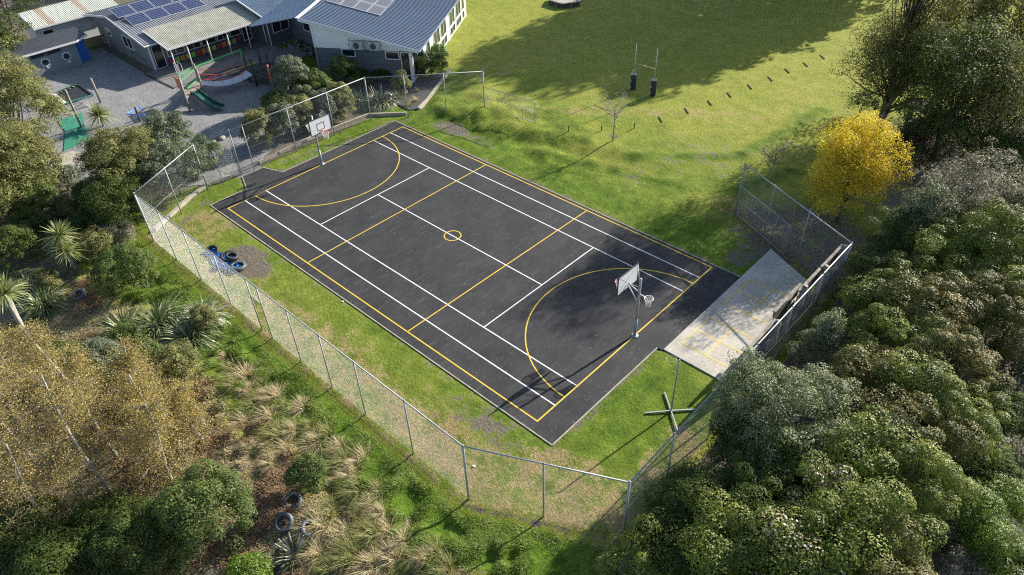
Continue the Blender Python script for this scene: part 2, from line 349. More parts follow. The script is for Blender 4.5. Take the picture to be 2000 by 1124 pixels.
class MB:
    """collects shapes for one mesh"""
    def __init__(s): s.v = []; s.f = []; s.off = np.zeros(3)
    def add(s, V, F):
        b = len(s.v); s.v += [tuple(p) for p in V]; s.f += [tuple(i + b for i in f) for f in F]; return s
    def box(s, x0, x1, y0, y1, z0, z1, rz=0, c=None):
        V = [(x, y, z) for z in (z0, z1) for y in (y0, y1) for x in (x0, x1)]
        if rz:
            cx, cy = c if c else ((x0 + x1) / 2, (y0 + y1) / 2); a, b = cos(rz), sin(rz)
            V = [(cx + (x - cx) * a - (y - cy) * b, cy + (x - cx) * b + (y - cy) * a, z) for x, y, z in V]
        return s.add(V, [(0, 2, 3, 1), (4, 5, 7, 6), (0, 1, 5, 4), (1, 3, 7, 5), (3, 2, 6, 7), (2, 0, 4, 6)])
    def bar(s, a, b, w, h, up=(0, 0, 1)):          # rectangular bar a->b
        a = Vector(a); b = Vector(b); d = (b - a).normalized(); x = d.cross(Vector(up))
        if x.length < 1e-4: x = d.cross(Vector((0, 1, 0)))
        x.normalize(); y = x.cross(d); V = []
        for p in (a, b):
            for i, j in ((-1, -1), (1, -1), (1, 1), (-1, 1)): V.append(p + x * (w / 2 * i) + y * (h / 2 * j))
        return s.add(V, [(0, 1, 2, 3), (7, 6, 5, 4), (0, 4, 5, 1), (1, 5, 6, 2), (2, 6, 7, 3), (3, 7, 4, 0)])
    def tube(s, pts, r, n=8, closed=False, caps=True):
        pts = [Vector(p) for p in pts]; rs = r if isinstance(r, (list, tuple)) else [r] * len(pts); V = []; F = []; m = len(pts); prev = None
        for i, p in enumerate(pts):
            if closed: d = pts[(i + 1) % m] - pts[i - 1]
            else: d = pts[min(i + 1, m - 1)] - pts[max(i - 1, 0)]
            d.normalize()
            if prev is None:
                x = d.cross(Vector((0, 0, 1)));
                if x.length < 1e-3: x = d.cross(Vector((0, 1, 0)))
            else: x = prev - d * prev.dot(d)
            x.normalize(); prev = x; y = d.cross(x)
            for k in range(n): a = 2 * pi * k / n; V.append(p + x * (cos(a) * rs[i]) + y * (sin(a) * rs[i]))
        for i in range(m if closed else m - 1):
            j = (i + 1) % m
            for k in range(n): l = (k + 1) % n; F.append((i * n + k, j * n + k, j * n + l, i * n + l))
        if caps and not closed: F.append(tuple(range(n))); F.append(tuple(range(m * n - 1, (m - 1) * n - 1, -1)))
        return s.add(V, F)
    def ring(s, c, R, r, n=28, m=6, axis=(0, 0, 1), ax2=None, ry=None):
        z = Vector(axis).normalized(); x = z.orthogonal().normalized(); y = z.cross(x)
        return s.tube([Vector(c) + x * (R * cos(2 * pi * k / n)) + y * ((ry or R) * sin(2 * pi * k / n)) for k in range(n)], r, m, True)
    def prism(s, P, z0, z1):
        n = len(P); V = [(x, y, z0) for x, y in P] + [(x, y, z1) for x, y in P]
        return s.add(V, [tuple(range(n))[::-1], tuple(range(n, 2 * n))] + [(i, (i + 1) % n, n + (i + 1) % n, n + i) for i in range(n)])
    def poly(s, P): return s.add(P, [tuple(range(len(P)))])
    def slab(s, P, t):                             # planar polygon thickened downwards
        n = len(P); V = [tuple(p) for p in P] + [(p[0], p[1], p[2] - t) for p in P]
        return s.add(V, [tuple(range(n)), tuple(range(2 * n - 1, n - 1, -1))] + [(i, n + i, n + (i + 1) % n, (i + 1) % n) for i in range(n)])
    def build(s, name, mat, parent=None, smooth=False, local=False, bevel=0):
        me = bpy.data.meshes.new(name); off = np.zeros(3)
        V = s.v
        if parent is not None and not local:
            p = parent; off = Vector((0, 0, 0))
            while p is not None: off = off + p.location; p = p.parent
            V = [(v[0] - off[0], v[1] - off[1], v[2] - off[2]) for v in V]
        me.from_pydata([tuple(v) for v in V], [], s.f)
        if smooth: me.polygons.foreach_set('use_smooth', [True] * len(me.polygons))
        me.update(); o = link(name, me, mat, parent)
        if bevel:
            bm = o.modifiers.new('bevel', 'BEVEL'); bm.width = bevel; bm.segments = 2
        return o
def sheet(pts3, pitch, amp, kind='rib'):
    """profiled steel roof on a quad: pts3 = eave a, eave b, ridge b, ridge a; ribs run from eave to ridge"""
    a, b, c, d = [np.array(p, float) for p in pts3]
    n = max(2, int(round(np.linalg.norm(b - a) / pitch))); nr = np.cross(b - a, d - a); nr /= np.linalg.norm(nr)
    prof = [(0, 0), (.36, 0), (.42, 1), (.58, 1), (.64, 0)] if kind == 'rib' else [(k / 8, .5 - .5 * cos(2 * pi * k / 8)) for k in range(8)]
    T = []
    for i in range(n):
        for t, h in prof: T.append(((i + t) / n, h))
    T.append((1.0, 0 if kind == 'rib' else 0)); T = np.array(T)
    lo = a + (b - a) * T[:, :1] + nr * T[:, 1:] * amp; hi = d + (c - d) * T[:, :1] + nr * T[:, 1:] * amp
    V = np.concatenate([lo, hi, lo - nr * .04, hi - nr * .04]); k = len(T); i = np.arange(k - 1)
    F = np.concatenate([np.stack([i, i + 1, i + 1 + k, i + k], 1), np.stack([i + 2 * k, i + 3 * k, i + 1 + 3 * k, i + 1 + 2 * k], 1), np.stack([i, i + 2 * k, i + 1 + 2 * k, i + 1], 1)])
    return V, F
def add_sheet(name, pts3, pitch, amp, mat, parent, kind='rib'):
    V, F = sheet(pts3, pitch, amp, kind)
    return link(name, np_mesh(name, V, F), mat, parent)

# ------------------------------------------------------------------ vegetation helpers
def leaf_quads(rs, C, Nn, size, asp=.5, T=None):
    """one pointed leaf per centre: C centres, Nn normals"""
    n = len(C); Nn = Nn / (np.linalg.norm(Nn, axis=1, keepdims=True) + 1e-9)
    if T is None: T = rs.randn(n, 3)
    T = T - Nn * np.sum(T * Nn, 1, keepdims=True); T /= np.linalg.norm(T, axis=1, keepdims=True) + 1e-9
    B = np.cross(Nn, T); s = (size * (0.7 + .6 * rs.rand(n)))[:, None] if np.ndim(size) == 0 else size[:, None]
    V = np.stack([C - T * s * .5, C + B * s * asp * .5 - T * s * .05, C + T * s * .5 + Nn * s * .06, C - B * s * asp * .5 - T * s * .05], 1)
    return V.reshape(-1, 3), np.arange(4 * n).reshape(-1, 4)
def ribbons(rs, base, dirs, L, Wd, droop, seg=4, tipw=.12, fold=0):
    """arching strap leaves"""
    n = len(base); s = np.linspace(0, 1, seg + 1)[None, :, None]
    d = dirs / (np.linalg.norm(dirs, axis=1, keepdims=True) + 1e-9)
    L = np.asarray(L)[:, None, None]; dr = np.asarray(droop)[:, None, None]
    P = base[:, None, :] + d[:, None, :] * L * s; P[:, :, 2] -= (dr * L * s ** 2)[:, :, 0]
    h = np.stack([-d[:, 1], d[:, 0], np.zeros(n)], 1); ln = np.linalg.norm(h, axis=1, keepdims=True)
    h = np.where(ln > .05, h / (ln + 1e-9), rs.randn(n, 3) * [1, 1, 0]); h /= np.linalg.norm(h, axis=1, keepdims=True) + 1e-9
    tw = rs.randn(n, 1) * .35; h = h + np.cross(d, h) * tw
    w = (np.asarray(Wd)[:, None, None] * (1 - (1 - tipw) * s ** 2) * .5)
    V = np.stack([P - h[:, None, :] * w, P + h[:, None, :] * w], 2)     # n, seg+1, 2, 3
    k = (seg + 1) * 2; b = (np.arange(n) * k)[:, None] + (np.arange(seg) * 2)[None, :]
    F = np.stack([b, b + 1, b + 3, b + 2], 2).reshape(-1, 4)
    return V.reshape(-1, 3), F, k
def unit(rs, n):
    v = rs.randn(n, 3); return v / np.linalg.norm(v, axis=1, keepdims=True)
def crown(seed, rad, nclump, cr, per, leaf, asp=.5, shell=.72, up=.5, flat=0, cone=0, inner=.15, tl=.35, uneven=.25, drip=0, tight=0):
    """leaf cloud: clumps spread through an ellipsoid; returns V, F, tint. origin at crown centre"""
    rs = np.random.RandomState(seed); rx, ry, rz = rad
    d = unit(rs, nclump); d[:, 2] = np.where(d[:, 2] < -.45, -d[:, 2], d[:, 2])
    q = shell + (1 - shell) * rs.rand(nclump); deep = rs.rand(nclump) < inner; q = np.where(deep, q * .6, q)
    lob = 1 + uneven * (np.sin(3 * np.arctan2(d[:, 1], d[:, 0]) + seed) * .5 + rs.randn(nclump) * .4)
    C = d * (q * lob)[:, None] * np.array([rx, ry, rz])
    if cone: k = np.clip(1 - cone * (C[:, 2] / rz + .2), .12, 1.3); C[:, 0] *= k; C[:, 1] *= k
    crs = cr * (.65 + .7 * rs.rand(nclump)); ct = rs.rand(nclump)
    idx = np.repeat(np.arange(nclump), per); n = len(idx)
    dd = unit(rs, n); dd[:, 2] = np.where(dd[:, 2] < -.2, -dd[:, 2], dd[:, 2])
    rr = crs[idx] * ((.82 + .24 * rs.rand(n)) if tight else (.5 + .55 * rs.rand(n) ** .6))
    P = C[idx] + dd * rr[:, None] * np.array([1, 1, .8 + drip]) - np.array([0, 0, drip])[None, :] * rr[:, None] * rs.rand(n, 1)
    Nn = dd * (1.1 if tight else .8) + np.array([0, 0, up]) + rs.randn(n, 3) * (.36 if tight else .45)
    V, F = leaf_quads(rs, P, Nn, leaf, asp)
    t = np.clip(.5 + (ct[idx] - .5) * .55 + rs.randn(n) * tl * (.35 if tight else .6), 0, 1)
    return V, F, np.repeat(t, 4), C
def limbs(mb, rs, base, top, r, tips, n=6):
    """tapered trunk with limbs to some tips"""
    b = Vector(base); t = Vector(top); pts = []
    for k in range(5):
        q = k / 4; p = b.lerp(t, q) + Vector((rs.randn(), rs.randn(), 0)) * r * .5 * (k > 0); pts.append(p)
    mb.tube(pts, [r * (1.25 if k == 0 else 1) * (1 - .17 * k) for k in range(5)], n)
    for tp in tips:
        tp = Vector(tp); q = .35 + .6 * rs.rand(); s = b.lerp(t, q); m = s.lerp(tp, .5) + Vector((0, 0, -.06 * (tp - s).length))
        mb.tube([s, m, tp], [r * .4, r * .25, r * .08], 5)
VEG = {}
def plant(name, label, cat, x, y, z, rad, mat, seed, nclump=60, cr=.45, per=140, leaf=.1, asp=.5, trunk=True, bark=None, group=None, zoff=None, key=None, extra=None, rz=0, tr=None, ntips=8, **kw):
    """a tree or shrub standing at x, y whose crown centre is z above the ground; mesh shared by key"""
    g = tz(x, y)
    root = thing(name, label, cat, (x, y, g), rz, group)
    if key and key in VEG:
        for nm, me in VEG[key]:
            o = bpy.data.objects.new(nm, me); COL.objects.link(o); o.parent = root
        return root
    V, F, t, C = crown(seed, rad, nclump, cr, per, leaf, asp, **kw); V = V + np.array([0, 0, z])
    rec = []
    o = link('crown' if cat == 'tree' else 'foliage', np_mesh('foliage', V, F, t), mat, root); rec.append((o.name.split('.')[0], o.data))
    if extra:                                        # second leaf kind (flowers, tips)
        m2, n2, s2 = extra; rs = np.random.RandomState(seed + 5)
        sel = rs.permutation(len(C))[:n2]; top = C[sel]; k = 45
        idx = np.repeat(np.arange(len(top)), k); dd = unit(rs, len(idx)); dd[:, 2] = np.abs(dd[:, 2])
        P = top[idx] + dd * cr * (.95 + .2 * rs.rand(len(idx), 1)) + np.array([0, 0, z])
        V2, F2 = leaf_quads(rs, P, dd + rs.randn(len(idx), 3) * .3, s2, .8)
        o2 = link('flower_heads', np_mesh('flowers', V2, F2, np.repeat(rs.rand(len(idx)), 4)), m2, root); rec.append(('flower_heads', o2.data))
    if trunk:
        rs = np.random.RandomState(seed + 9); mb = MB(); sel = C[rs.permutation(len(C))[:ntips]] * .92 + np.array([0, 0, z])
        limbs(mb, rs, (0, 0, -.2), (0, 0, z), tr or max(.05, .045 * z), sel)
        o3 = mb.build('trunk', bark or M_bark, root, True, True); rec.append(('trunk', o3.data))
    if key: VEG[key] = rec
    return root

# ================================================================== THE SETTING
def axis(lo, a, b, hi, st):
    fine = list(np.arange(a, b + 1e-6, st)); o = []; x = b; s = st
    while x < hi: s *= 1.35; x += s; o.append(x)
    l = []; x = a; s = st
    while x > lo: s *= 1.35; x -= s; l.append(x)
    return np.array(l[::-1] + fine + o)
def blob(x, y, c, r, p=1.0):
    d = np.hypot((x - c[0]) / r[0], (y - c[1]) / r[1]); return sstep(1.25, .55, d) * p
def masks(x, y):
    od = out_dist(x, y); dry = np.zeros(np.shape(x)); soil = dry.copy(); lush = dry.copy()
    n = fbm(x * .35 + 9, y * .35, 3)
    dry = np.maximum(dry, .46 * sstep(-8.2, -10.2, y) * (od < .1) * (x > -13))
    dry = np.maximum(dry, .44 * sstep(-7.6, -8.8, y) * (od < .1) * (x > -13) * sstep(.42, .55, n))
    dry = np.maximum(dry, blob(x, y, (15.0, -8.3), (3.4, 2.0), .55))
    for p, r, w in (((-11.5, -8.0), (2.2, 2.2), .5), ((-12.3, -9.9), (1.5, 1.2), .5), ((2, -9.7), (7, 1.2), .5), ((9.5, -10), (4, 1.3), .6), ((16.9, -4.5), (1.0, 2.8), .5)):
        dry = np.maximum(dry, blob(x, y, p, r, w))
    line = seg_dist(x, y, (-7.0, 13.2), (6.5, 23.5)); line2 = seg_dist(x, y, (6.5, 23.5), (6, 40))
    dry = np.maximum(dry, .42 * sstep(1.4, .2, line)); dry = np.maximum(dry, .25 * sstep(3, .4, np.minimum(line, line2)))
    dry = np.maximum(dry, blob(x, y, (10.5, 12.4), (1.8, 1.5), .5)); dry = np.maximum(dry, blob(x, y, (-14, 21), (3, 8), .28))
    soil = np.maximum(soil, blob(x, y, (-6.6, -8.7), (2.1, 1.25), .8))
    soil = np.maximum(soil, blob(x, y, (-9.4, 8.7), (1.9, 1.0), .62)); soil = np.maximum(soil, blob(x, y, (-6.9, 8.7), (2.2, .7), .45))
    soil = np.maximum(soil, .40 * sstep(.45, .1, np.abs(poly_dist(x, y, COURT) - .15)))
    soil = np.maximum(soil, blob(x, y, (10.5, -8.2), (2.6, .7), .52)); soil = np.maximum(soil, blob(x, y, (12.7, 8.6), (.8, 1.6), .6))
    soil = np.maximum(soil, .55 * sstep(.5, .1, seg_dist(x, y, (10.4, 11.9), (17.5, 8.6)))); soil = np.maximum(soil, .5 * sstep(.45, .1, np.abs(y - 9.6)) * (x > 13) * (x < 17))
    soil = np.maximum(soil, .62 * sstep(.16, .04, np.abs(od - .09)))
    soil = np.maximum(soil, .5 * sstep(.4, .1, seg_dist(x, y, (-14.3, -1.5), (-12.6, 7.6)))); soil = np.maximum(soil, .5 * sstep(.5, .1, seg_dist(x, y, (-14.3, -6.3), (-11.8, -10.6))))
    soil = np.maximum(soil, blob(x, y, (6.0, 16.5), (3.5, 3), .33)); soil = np.maximum(soil, blob(x, y, (14.5, 12), (4.5, 4.0), .62)); soil = np.maximum(soil, blob(x, y, (0.2, 14.3), (.5, .4), .7))
    lush = np.maximum(lush, sstep(.15, .4, od) * sstep(3.2, 2.2, od + (n - .5) * 2) * (x < 18))
    lush = np.maximum(lush, .55 * (od < 0) * (y < 9) * (y > -11.3)); lush = np.maximum(lush, blob(x, y, (14.7, -3.5), (2.4, 4.5), .9))
    lush = np.maximum(lush, .75 * sstep(-9.2, -7.6, y) * (od < 0) * sstep(.32, .62, n) * sstep(22, 11, y)); lush = np.maximum(lush, .9 * sstep(12.5, 9, y) * sstep(6.8, 7.3, y) * (x < 14))
    lush = np.maximum(lush, blob(x, y, (-14, -6), (2.5, 2.5), .8)); lush = np.maximum(lush, blob(x, y, (-13.7, 2), (.8, 6), .9))
    for a_, b_ in (((2.6, 12.9), (7.5, 17.6)), ((7.5, 17.6), (8.6, 27)), ((9.2, 13.6), (10.7, 18)), ((-3.0, 9.6), (7, 12.2))): lush = np.maximum(lush, .85 * np.exp(-(seg_dist(x, y, a_, b_) / .6) ** 2))
    soil = np.maximum(soil, .36 * np.exp(-(seg_dist(x, y, (3.5, 11.2), (9.5, 21)) / 1.3) ** 2))
    far = sstep(3.0, 4.2, od + (n - .5) * 2.5)          # bracken, straw and leaf mould beyond the green strip
    dry = np.maximum(dry, .8 * far * sstep(-16, -8, x) * (x < 14)); soil = np.maximum(soil, .62 * far); soil = np.maximum(soil, .8 * (x > 18) * (y < 18)); soil = np.maximum(soil, .7 * blob(x, y, (25, 25), (14, 14)))
    soil = np.maximum(soil, .7 * ((x < -16) & (y < 2.5) & (poly_dist(x, y, GRAVEL) > 0))); soil = np.maximum(soil, .7 * ((x < -46) & (y < 8)))
    soil = np.maximum(soil, .65 * in_poly(x, y, [(-16.5, -1), (-14.9, -3), (-14.8, 6), (-13.2, 8), (-17.5, 6.4), (-23, 8), (-27, 6.5), (-22, 4)]))
    return dry, soil, lush
gx = axis(-420, -20, 27, 420, .22); gy = axis(-300, -24, 52, 420, .22)
X, Y = np.meshgrid(gx, gy); X = X.ravel(); Y = Y.ravel(); Z = terr(X, Y)
nx = len(gx); i, j = np.meshgrid(np.arange(nx - 1), np.arange(len(gy) - 1)); a = (j * nx + i).ravel()
me = np_mesh('ground', np.stack([X, Y, Z], 1), np.stack([a, a + 1, a + 1 + nx, a + nx], 1), None, True)
dr, so_, lu = masks(X, Y)
ca = me.attributes.new('cover', 'FLOAT_COLOR', 'POINT'); ca.data.foreach_set('color', np.stack([dr, so_, lu, np.ones(len(X))], 1).astype(np.float32).ravel())
tag(link('ground', me, M_ground), kind='structure')

court = MB().prism(COURT, -.12, .02).build('court', M_asph); tag(court, kind='structure')
def line_mb(mb, a, b, w, z=.024):
    a = np.array(a, float); b = np.array(b, float); d = (b - a) / np.linalg.norm(b - a); n = np.array([-d[1], d[0]]) * w / 2
    mb.add([(*(a - n), z), (*(b - n), z), (*(b + n), z), (*(a + n), z)], [(0, 1, 2, 3)])
def arc_mb(mb, c, r, a0, a1, w, z, n=48):
    V = []
    for k in range(n + 1):
        t = a0 + (a1 - a0) * k / n; V += [(c[0] + (r - w / 2) * cos(t), c[1] + (r - w / 2) * sin(t), z), (c[0] + (r + w / 2) * cos(t), c[1] + (r + w / 2) * sin(t), z)]
    mb.add(V, [(2 * k, 2 * k + 1, 2 * k + 3, 2 * k + 2) for k in range(n)])
hL, hW, sw, dw, sv = 12.009, 6.662, 4.115, 5.55, 6.453
w = MB()
for y in (-dw, -sw, sw, dw): line_mb(w, (-hL + .03, y), (hL - .03, y), .06)
for x in (-sv, sv): line_mb(w, (x, -sw + .03), (x, sw - .03), .06, .0242)
line_mb(w, (-sv + .03, 0), (sv - .03, 0), .06, .0242)
w.build('white_lines', M_white, court)
w = MB()
for y in (-hW, hW): line_mb(w, (-hL - .03, y), (hL + .03, y), .065, .027)
for x in (-hL, hL): line_mb(w, (x, -hW), (x, hW), .065, .0275)
for x in (-hL / 3, hL / 3): line_mb(w, (x, -hW), (x, hW), .06, .028)
arc_mb(w, (hL, 0), 4.95, pi / 2, 3 * pi / 2, .06, .0285); arc_mb(w, (-hL, 0), 4.86, -pi / 2, pi / 2, .06, .0285); arc_mb(w, (0, 0), .46, 0, 2 * pi, .06, .029, 32)
w.build('yellow_lines', M_yel, court)
w = MB()
for P in ([(-13.13, -7.18), (13.23, -7.18)], [(13.23, -7.18), (13.23, .02)], [(13.45, 6.91), (-13.13, 6.91)], [(-13.13, 6.91), (-13.13, -2.2)], [(-13.13, -2.2), (-14.6, -2.72)], [(-14.6, -4.18), (-13.13, -4.78)], [(-13.13, -4.78), (-13.13, -7.18)]):
    line_a, line_b = Vector((*P[0], -.03)), Vector((*P[1], -.03)); w.bar(line_a, line_b, .05, .13)
w.build('timber_edging', M_kerb, court)
pad = MB().prism(PAD, -.12, .035).build('concrete_pad', M_conc); tag(pad, kind='structure')
w = MB()
for (a, b) in (((13.9, 1.0), (16.35, 1.0)), ((13.9, 3.3), (16.35, 3.3)), ((13.9, 1.0), (13.9, 3.3)), ((13.9, 2.15), (16.35, 2.15)), ((15.1, 1.0), (15.1, 3.3)),
               ((13.95, 4.6), (16.3, 4.6)), ((13.95, 7.0), (16.3, 7.0)), ((13.95, 4.6), (13.95, 7.0)), ((13.95, 5.8), (16.3, 5.8)), ((15.15, 4.6), (15.15, 7.0))): line_mb(w, a, b, .06, .039 + .0006 * len(w.f))
w.build('yellow_lines', M_yel2, pad)
tag(MB().prism(GRAVEL, -.12, -.004).build('gravel_yard', M_gravel), kind='structure')
P1 = [(-35.3, .0), (-35.25, -.62), (-30.8, -.45), (-30.75, 5.0), (-28.6, 8.6), (-28.0, 10.2), (-30.3, 10.6), (-31.2, 9.4), (-32.4, 9.4), (-32.4, 11.6), (-35.3, 11.6)]
tag(MB().prism(P1, -.12, .05).build('patio', M_patio), kind='structure')
tag(MB().prism([(-28.2, 8.9), (-23.9, 7.6), (-17.5, 12.0), (-16.5, 15.3), (-13.25, 9.5), (-13.7, 8.7), (-18.2, 9.0), (-23.5, 5.2), (-28.5, 3.5), (-30.6, 3.3), (-30.6, 5.0)], -.12, .008).build('path', M_path), kind='structure')
tag(MB().prism([(-17.0, -2.4), (-14.62, -2.75), (-14.62, -4.4), (-17.0, -4.9)], -.12, .004).build('entry_path', M_patio), kind='structure')
# loose timber and concrete edging that bounds the garden beds
def edging(pts, h, wd, label, mat, name='garden_edging'):
    mb = MB()
    for a, b in zip(pts[:-1], pts[1:]): mb.bar((*a, tz(*a) + h / 2 - .05), (*b, tz(*b) + h / 2 - .05), wd, h + .1)
    tag(mb.build(name, mat), label, 'garden edging')
edging([(-16.6, 15.4), (-15.7, 13.9), (-13.9, 10.6), (-13.1, 9.1)], .16, .22, 'pale timber edging between asphalt path and field grass', M_kerb)
edging([(-13.3, 8.1), (-15.2, 6.2), (-15.5, 2.5), (-15.4, -.5), (-15.2, -2.6)], .2, .12, 'low grey edging board behind the far hoop under the hedge', M_kerb)
edging([(-15.3, -4.6), (-15.4, -6.0), (-14.8, -7.6), (-13.1, -10.6)], .18, .2, 'pale timber edging inside the left fence corner beside the gate', M_kerb)
edging([(-35.3, -.75), (-30.7, -.5)], .12, .1, 'dark sleeper edge where patio meets gravel yard', M_dark_wood)

# ------------------------------------------------------------------ fences
H = 3.06
def mesh_fill(mb, a, b, z0, z1, pitch=.085, r=.0013):
    """chain link: two families of diagonal wires in the plane a-b"""
    a = np.array(a, float); b = np.array(b, float); L = np.linalg.norm(b - a); d = (b - a) / L; hgt = z1 - z0; n3 = np.array([-d[1], d[0], 0])
    V = []; F = []
    for sgn in (1, -1):
        s = -hgt
        while s < L:
            s0, s1 = max(s, 0), min(s + hgt, L)
            if s1 > s0 + .01:
                q0, q1 = (s0 - s), (s1 - s)
                za, zb = (z0 + q0, z0 + q1) if sgn > 0 else (z1 - q0, z1 - q1)
                A = np.array([a[0] + d[0] * s0, a[1] + d[1] * s0, za]); B = np.array([a[0] + d[0] * s1, a[1] + d[1] * s1, zb])
                t = (B - A) / np.linalg.norm(B - A); u = np.cross(t, n3); k = len(V)
                for P in (A, B):
                    for q in range(3):
                        an = 2 * pi * q / 3; V.append(P + (n3 * cos(an) + u * sin(an)) * r + n3 * .003 * sgn)
                for q in range(3): F.append((k + q, k + 3 + q, k + 3 + (q + 1) % 3, k + (q + 1) % 3))
            s += pitch
    mb.add(V, F)
def fence_run(label, pts, post_r, h=H, gates=(), mid=(), bottom=False, first=True, last=True):
    """pts: posts in order; wire between neighbours except the spans in gates"""
    z0 = min(tz(*p) for p in pts)
    root = thing('chain_link_fence', label, 'fence', (pts[0][0], pts[0][1], 0), 0, 'chain link fence runs around the court')
    for k, p in enumerate(pts):
        if (k == 0 and not first) or (k == len(pts) - 1 and not last): continue
        big = k in (0, len(pts) - 1)
        r = post_r * (1.35 if big else 1)
        mb = MB().tube([(p[0], p[1], tz(*p) - .3), (p[0], p[1], h + .04)], r, 8)
        mb.tube([(p[0], p[1], h + .02), (p[0], p[1], h + .07)], [r * 1.2, r * .5], 8)
        mb.build('post', M_galv, root, True)
    a, b = pts[0], pts[-1]; d = Vector((b[0] - a[0], b[1] - a[1])).normalized() * .05
    mb = MB().tube([(a[0] + d.x, a[1] + d.y, h), (b[0] - d.x, b[1] - d.y, h)], .03, 8); mb.build('top_rail', M_galv, root, True)
    for k in range(len(pts) - 1):
        p, q = pts[k], pts[k + 1]; w = MB()
        if k in gates: mesh_fill(w, p, q, 2.08, h)
        else: mesh_fill(w, p, q, .02 if not bottom else .06, h)
        w.build('wire_mesh', M_wire, root)
        if k in gates:
            MB().tube([(p[0], p[1], 2.05), (q[0], q[1], 2.05)], .024, 8).build('door_rail', M_galv, root, True)
    # tension wires
    for k in range(len(pts) - 1):
        if k not in gates: MB().tube([(*pts[k], 1.55), (*pts[k + 1], 1.55)], .0035, 4).build('tension_wire', M_wire, root)
    return root
def lerp(a, b, n, skip=()): return [(a[0] + (b[0] - a[0]) * k / n, a[1] + (b[1] - a[1]) * k / n) for k in range(n + 1)]
xs_long = [-12.22, -9.45, -6.55, -3.65, -1.02, -.33, 2.55, 5.45, 8.3, 12.53]
xs_long = [-12.22] + [gx_ for gx_ in (-9.60, -7.0, -4.1, -1.3, -.42, 1.9, 4.2, 6.5, 9.47)] + [12.53]
fence_run('long fence run with doorway post on the left of the court', [(x, -11.08 + (x + 12.22) / 24.75 * .04) for x in xs_long], .032, gates=(4,))
fence_run('two-bay fence run across the bottom corner of the court', [(12.53, -11.04), (15.04, -9.77), (17.57, -8.49)], .034, first=False)
fence_run('fence run along the concrete pad in front of the hedge', [(17.57, -8.49), (17.56, -5.9), (17.55, -2.9), (17.54, -.1), (17.53, 2.8), (17.53, 5.7), (17.52, 8.6)], .032, first=False)
fence_run('fence run from the hedge corner beside the yellow tree', [(17.52, 8.6), (14.91, 10.0), (12.6, 10.95), (10.4, 11.9)], .032, first=False)
fence_run('fence run at the far left corner near the swing yard', [(-12.22, -11.08), (-13.55, -8.75), (-14.81, -6.38)], .032, first=False)
fence_run('fence run with doorway from the gate to the bushes', [(-14.81, -6.38), (-14.85, -4.05), (-14.78, -3.21), (-14.72, -.1), (-14.67, 2.9), (-14.62, 5.98)], .032, first=False, gates=(1,))
fence_run('short fence run in front of the flax bed', [(-14.62, 5.98), (-12.88, 7.93), (-11.0, 9.85), (-9.12, 11.76)], .032, first=False)
def low_panel(name, label, a, b, z0, h, nv, rail_mid, round_end):
    root = thing(name, label, 'fence panel', (a[0], a[1], z0)); A = Vector((*a, z0)); B = Vector((*b, z0)); d = (B - A)
    U = Vector((0, 0, h)); q = d.normalized() * .12
    mb = MB().tube([A + U, B + U - q, B + U - q * .3 - Vector((0, 0, .03)), B + U - Vector((0, 0, .12)), B], .02, 6)
    mb.tube([A, B], .018, 6); mb.build('frame', M_galv, root, True)
    MB().tube([A + U * .5, B + U * .5], .016, 6).build('mid_rail', M_galv, root, True)
    for k in range(1, nv + 1):
        p = A + d * (k / (nv + 1)); MB().tube([p, p + U], .014, 6).build('upright', M_galv, root, True)
    w = MB(); mesh_fill(w, a, b, z0 + .02, z0 + h - .02, .07); w.build('wire_mesh', M_wire, root)
low_panel('fence_panel', 'low rounded wire panel at the far end of the court, on the field edge', (-9.0, 11.8), (-4.9, 12.3), .45, 1.5, 3, True, True)
low_panel('fence_panel', 'low rounded wire panel standing against the fence by the concrete pad', (10.5, 11.75), (14.25, 9.95), .05, 1.75, 3, True, True)
# gates
def gate(label, hinge, end, h=1.95):
    root = thing('wire_gate', label, 'gate', (*hinge, 0)); a, b = Vector((*hinge, .08)), Vector((*end, .08))
    U = Vector((0, 0, h)); mb = MB().tube([a, b], .02, 6).tube([a + U, b + U], .02, 6).tube([a, a + U], .02, 6).tube([b, b + U], .02, 6)
    mb.build('frame', M_galv, root, True); MB().tube([a + U * .5, b + U * .5], .015, 6).build('mid_rail', M_galv, root, True)
    w = MB(); mesh_fill(w, hinge, end, .1, .08 + h, .07); w.build('wire_mesh', M_wire, root)
    MB().box(end[0] - .04, end[0] + .04, end[1] - .05, end[1] + .05, 1.0, 1.12).build('latch', M_black, root)
gate('open wire gate folded back against the fence by the entry path', (-14.95, -4.1), (-15.35, -5.15))

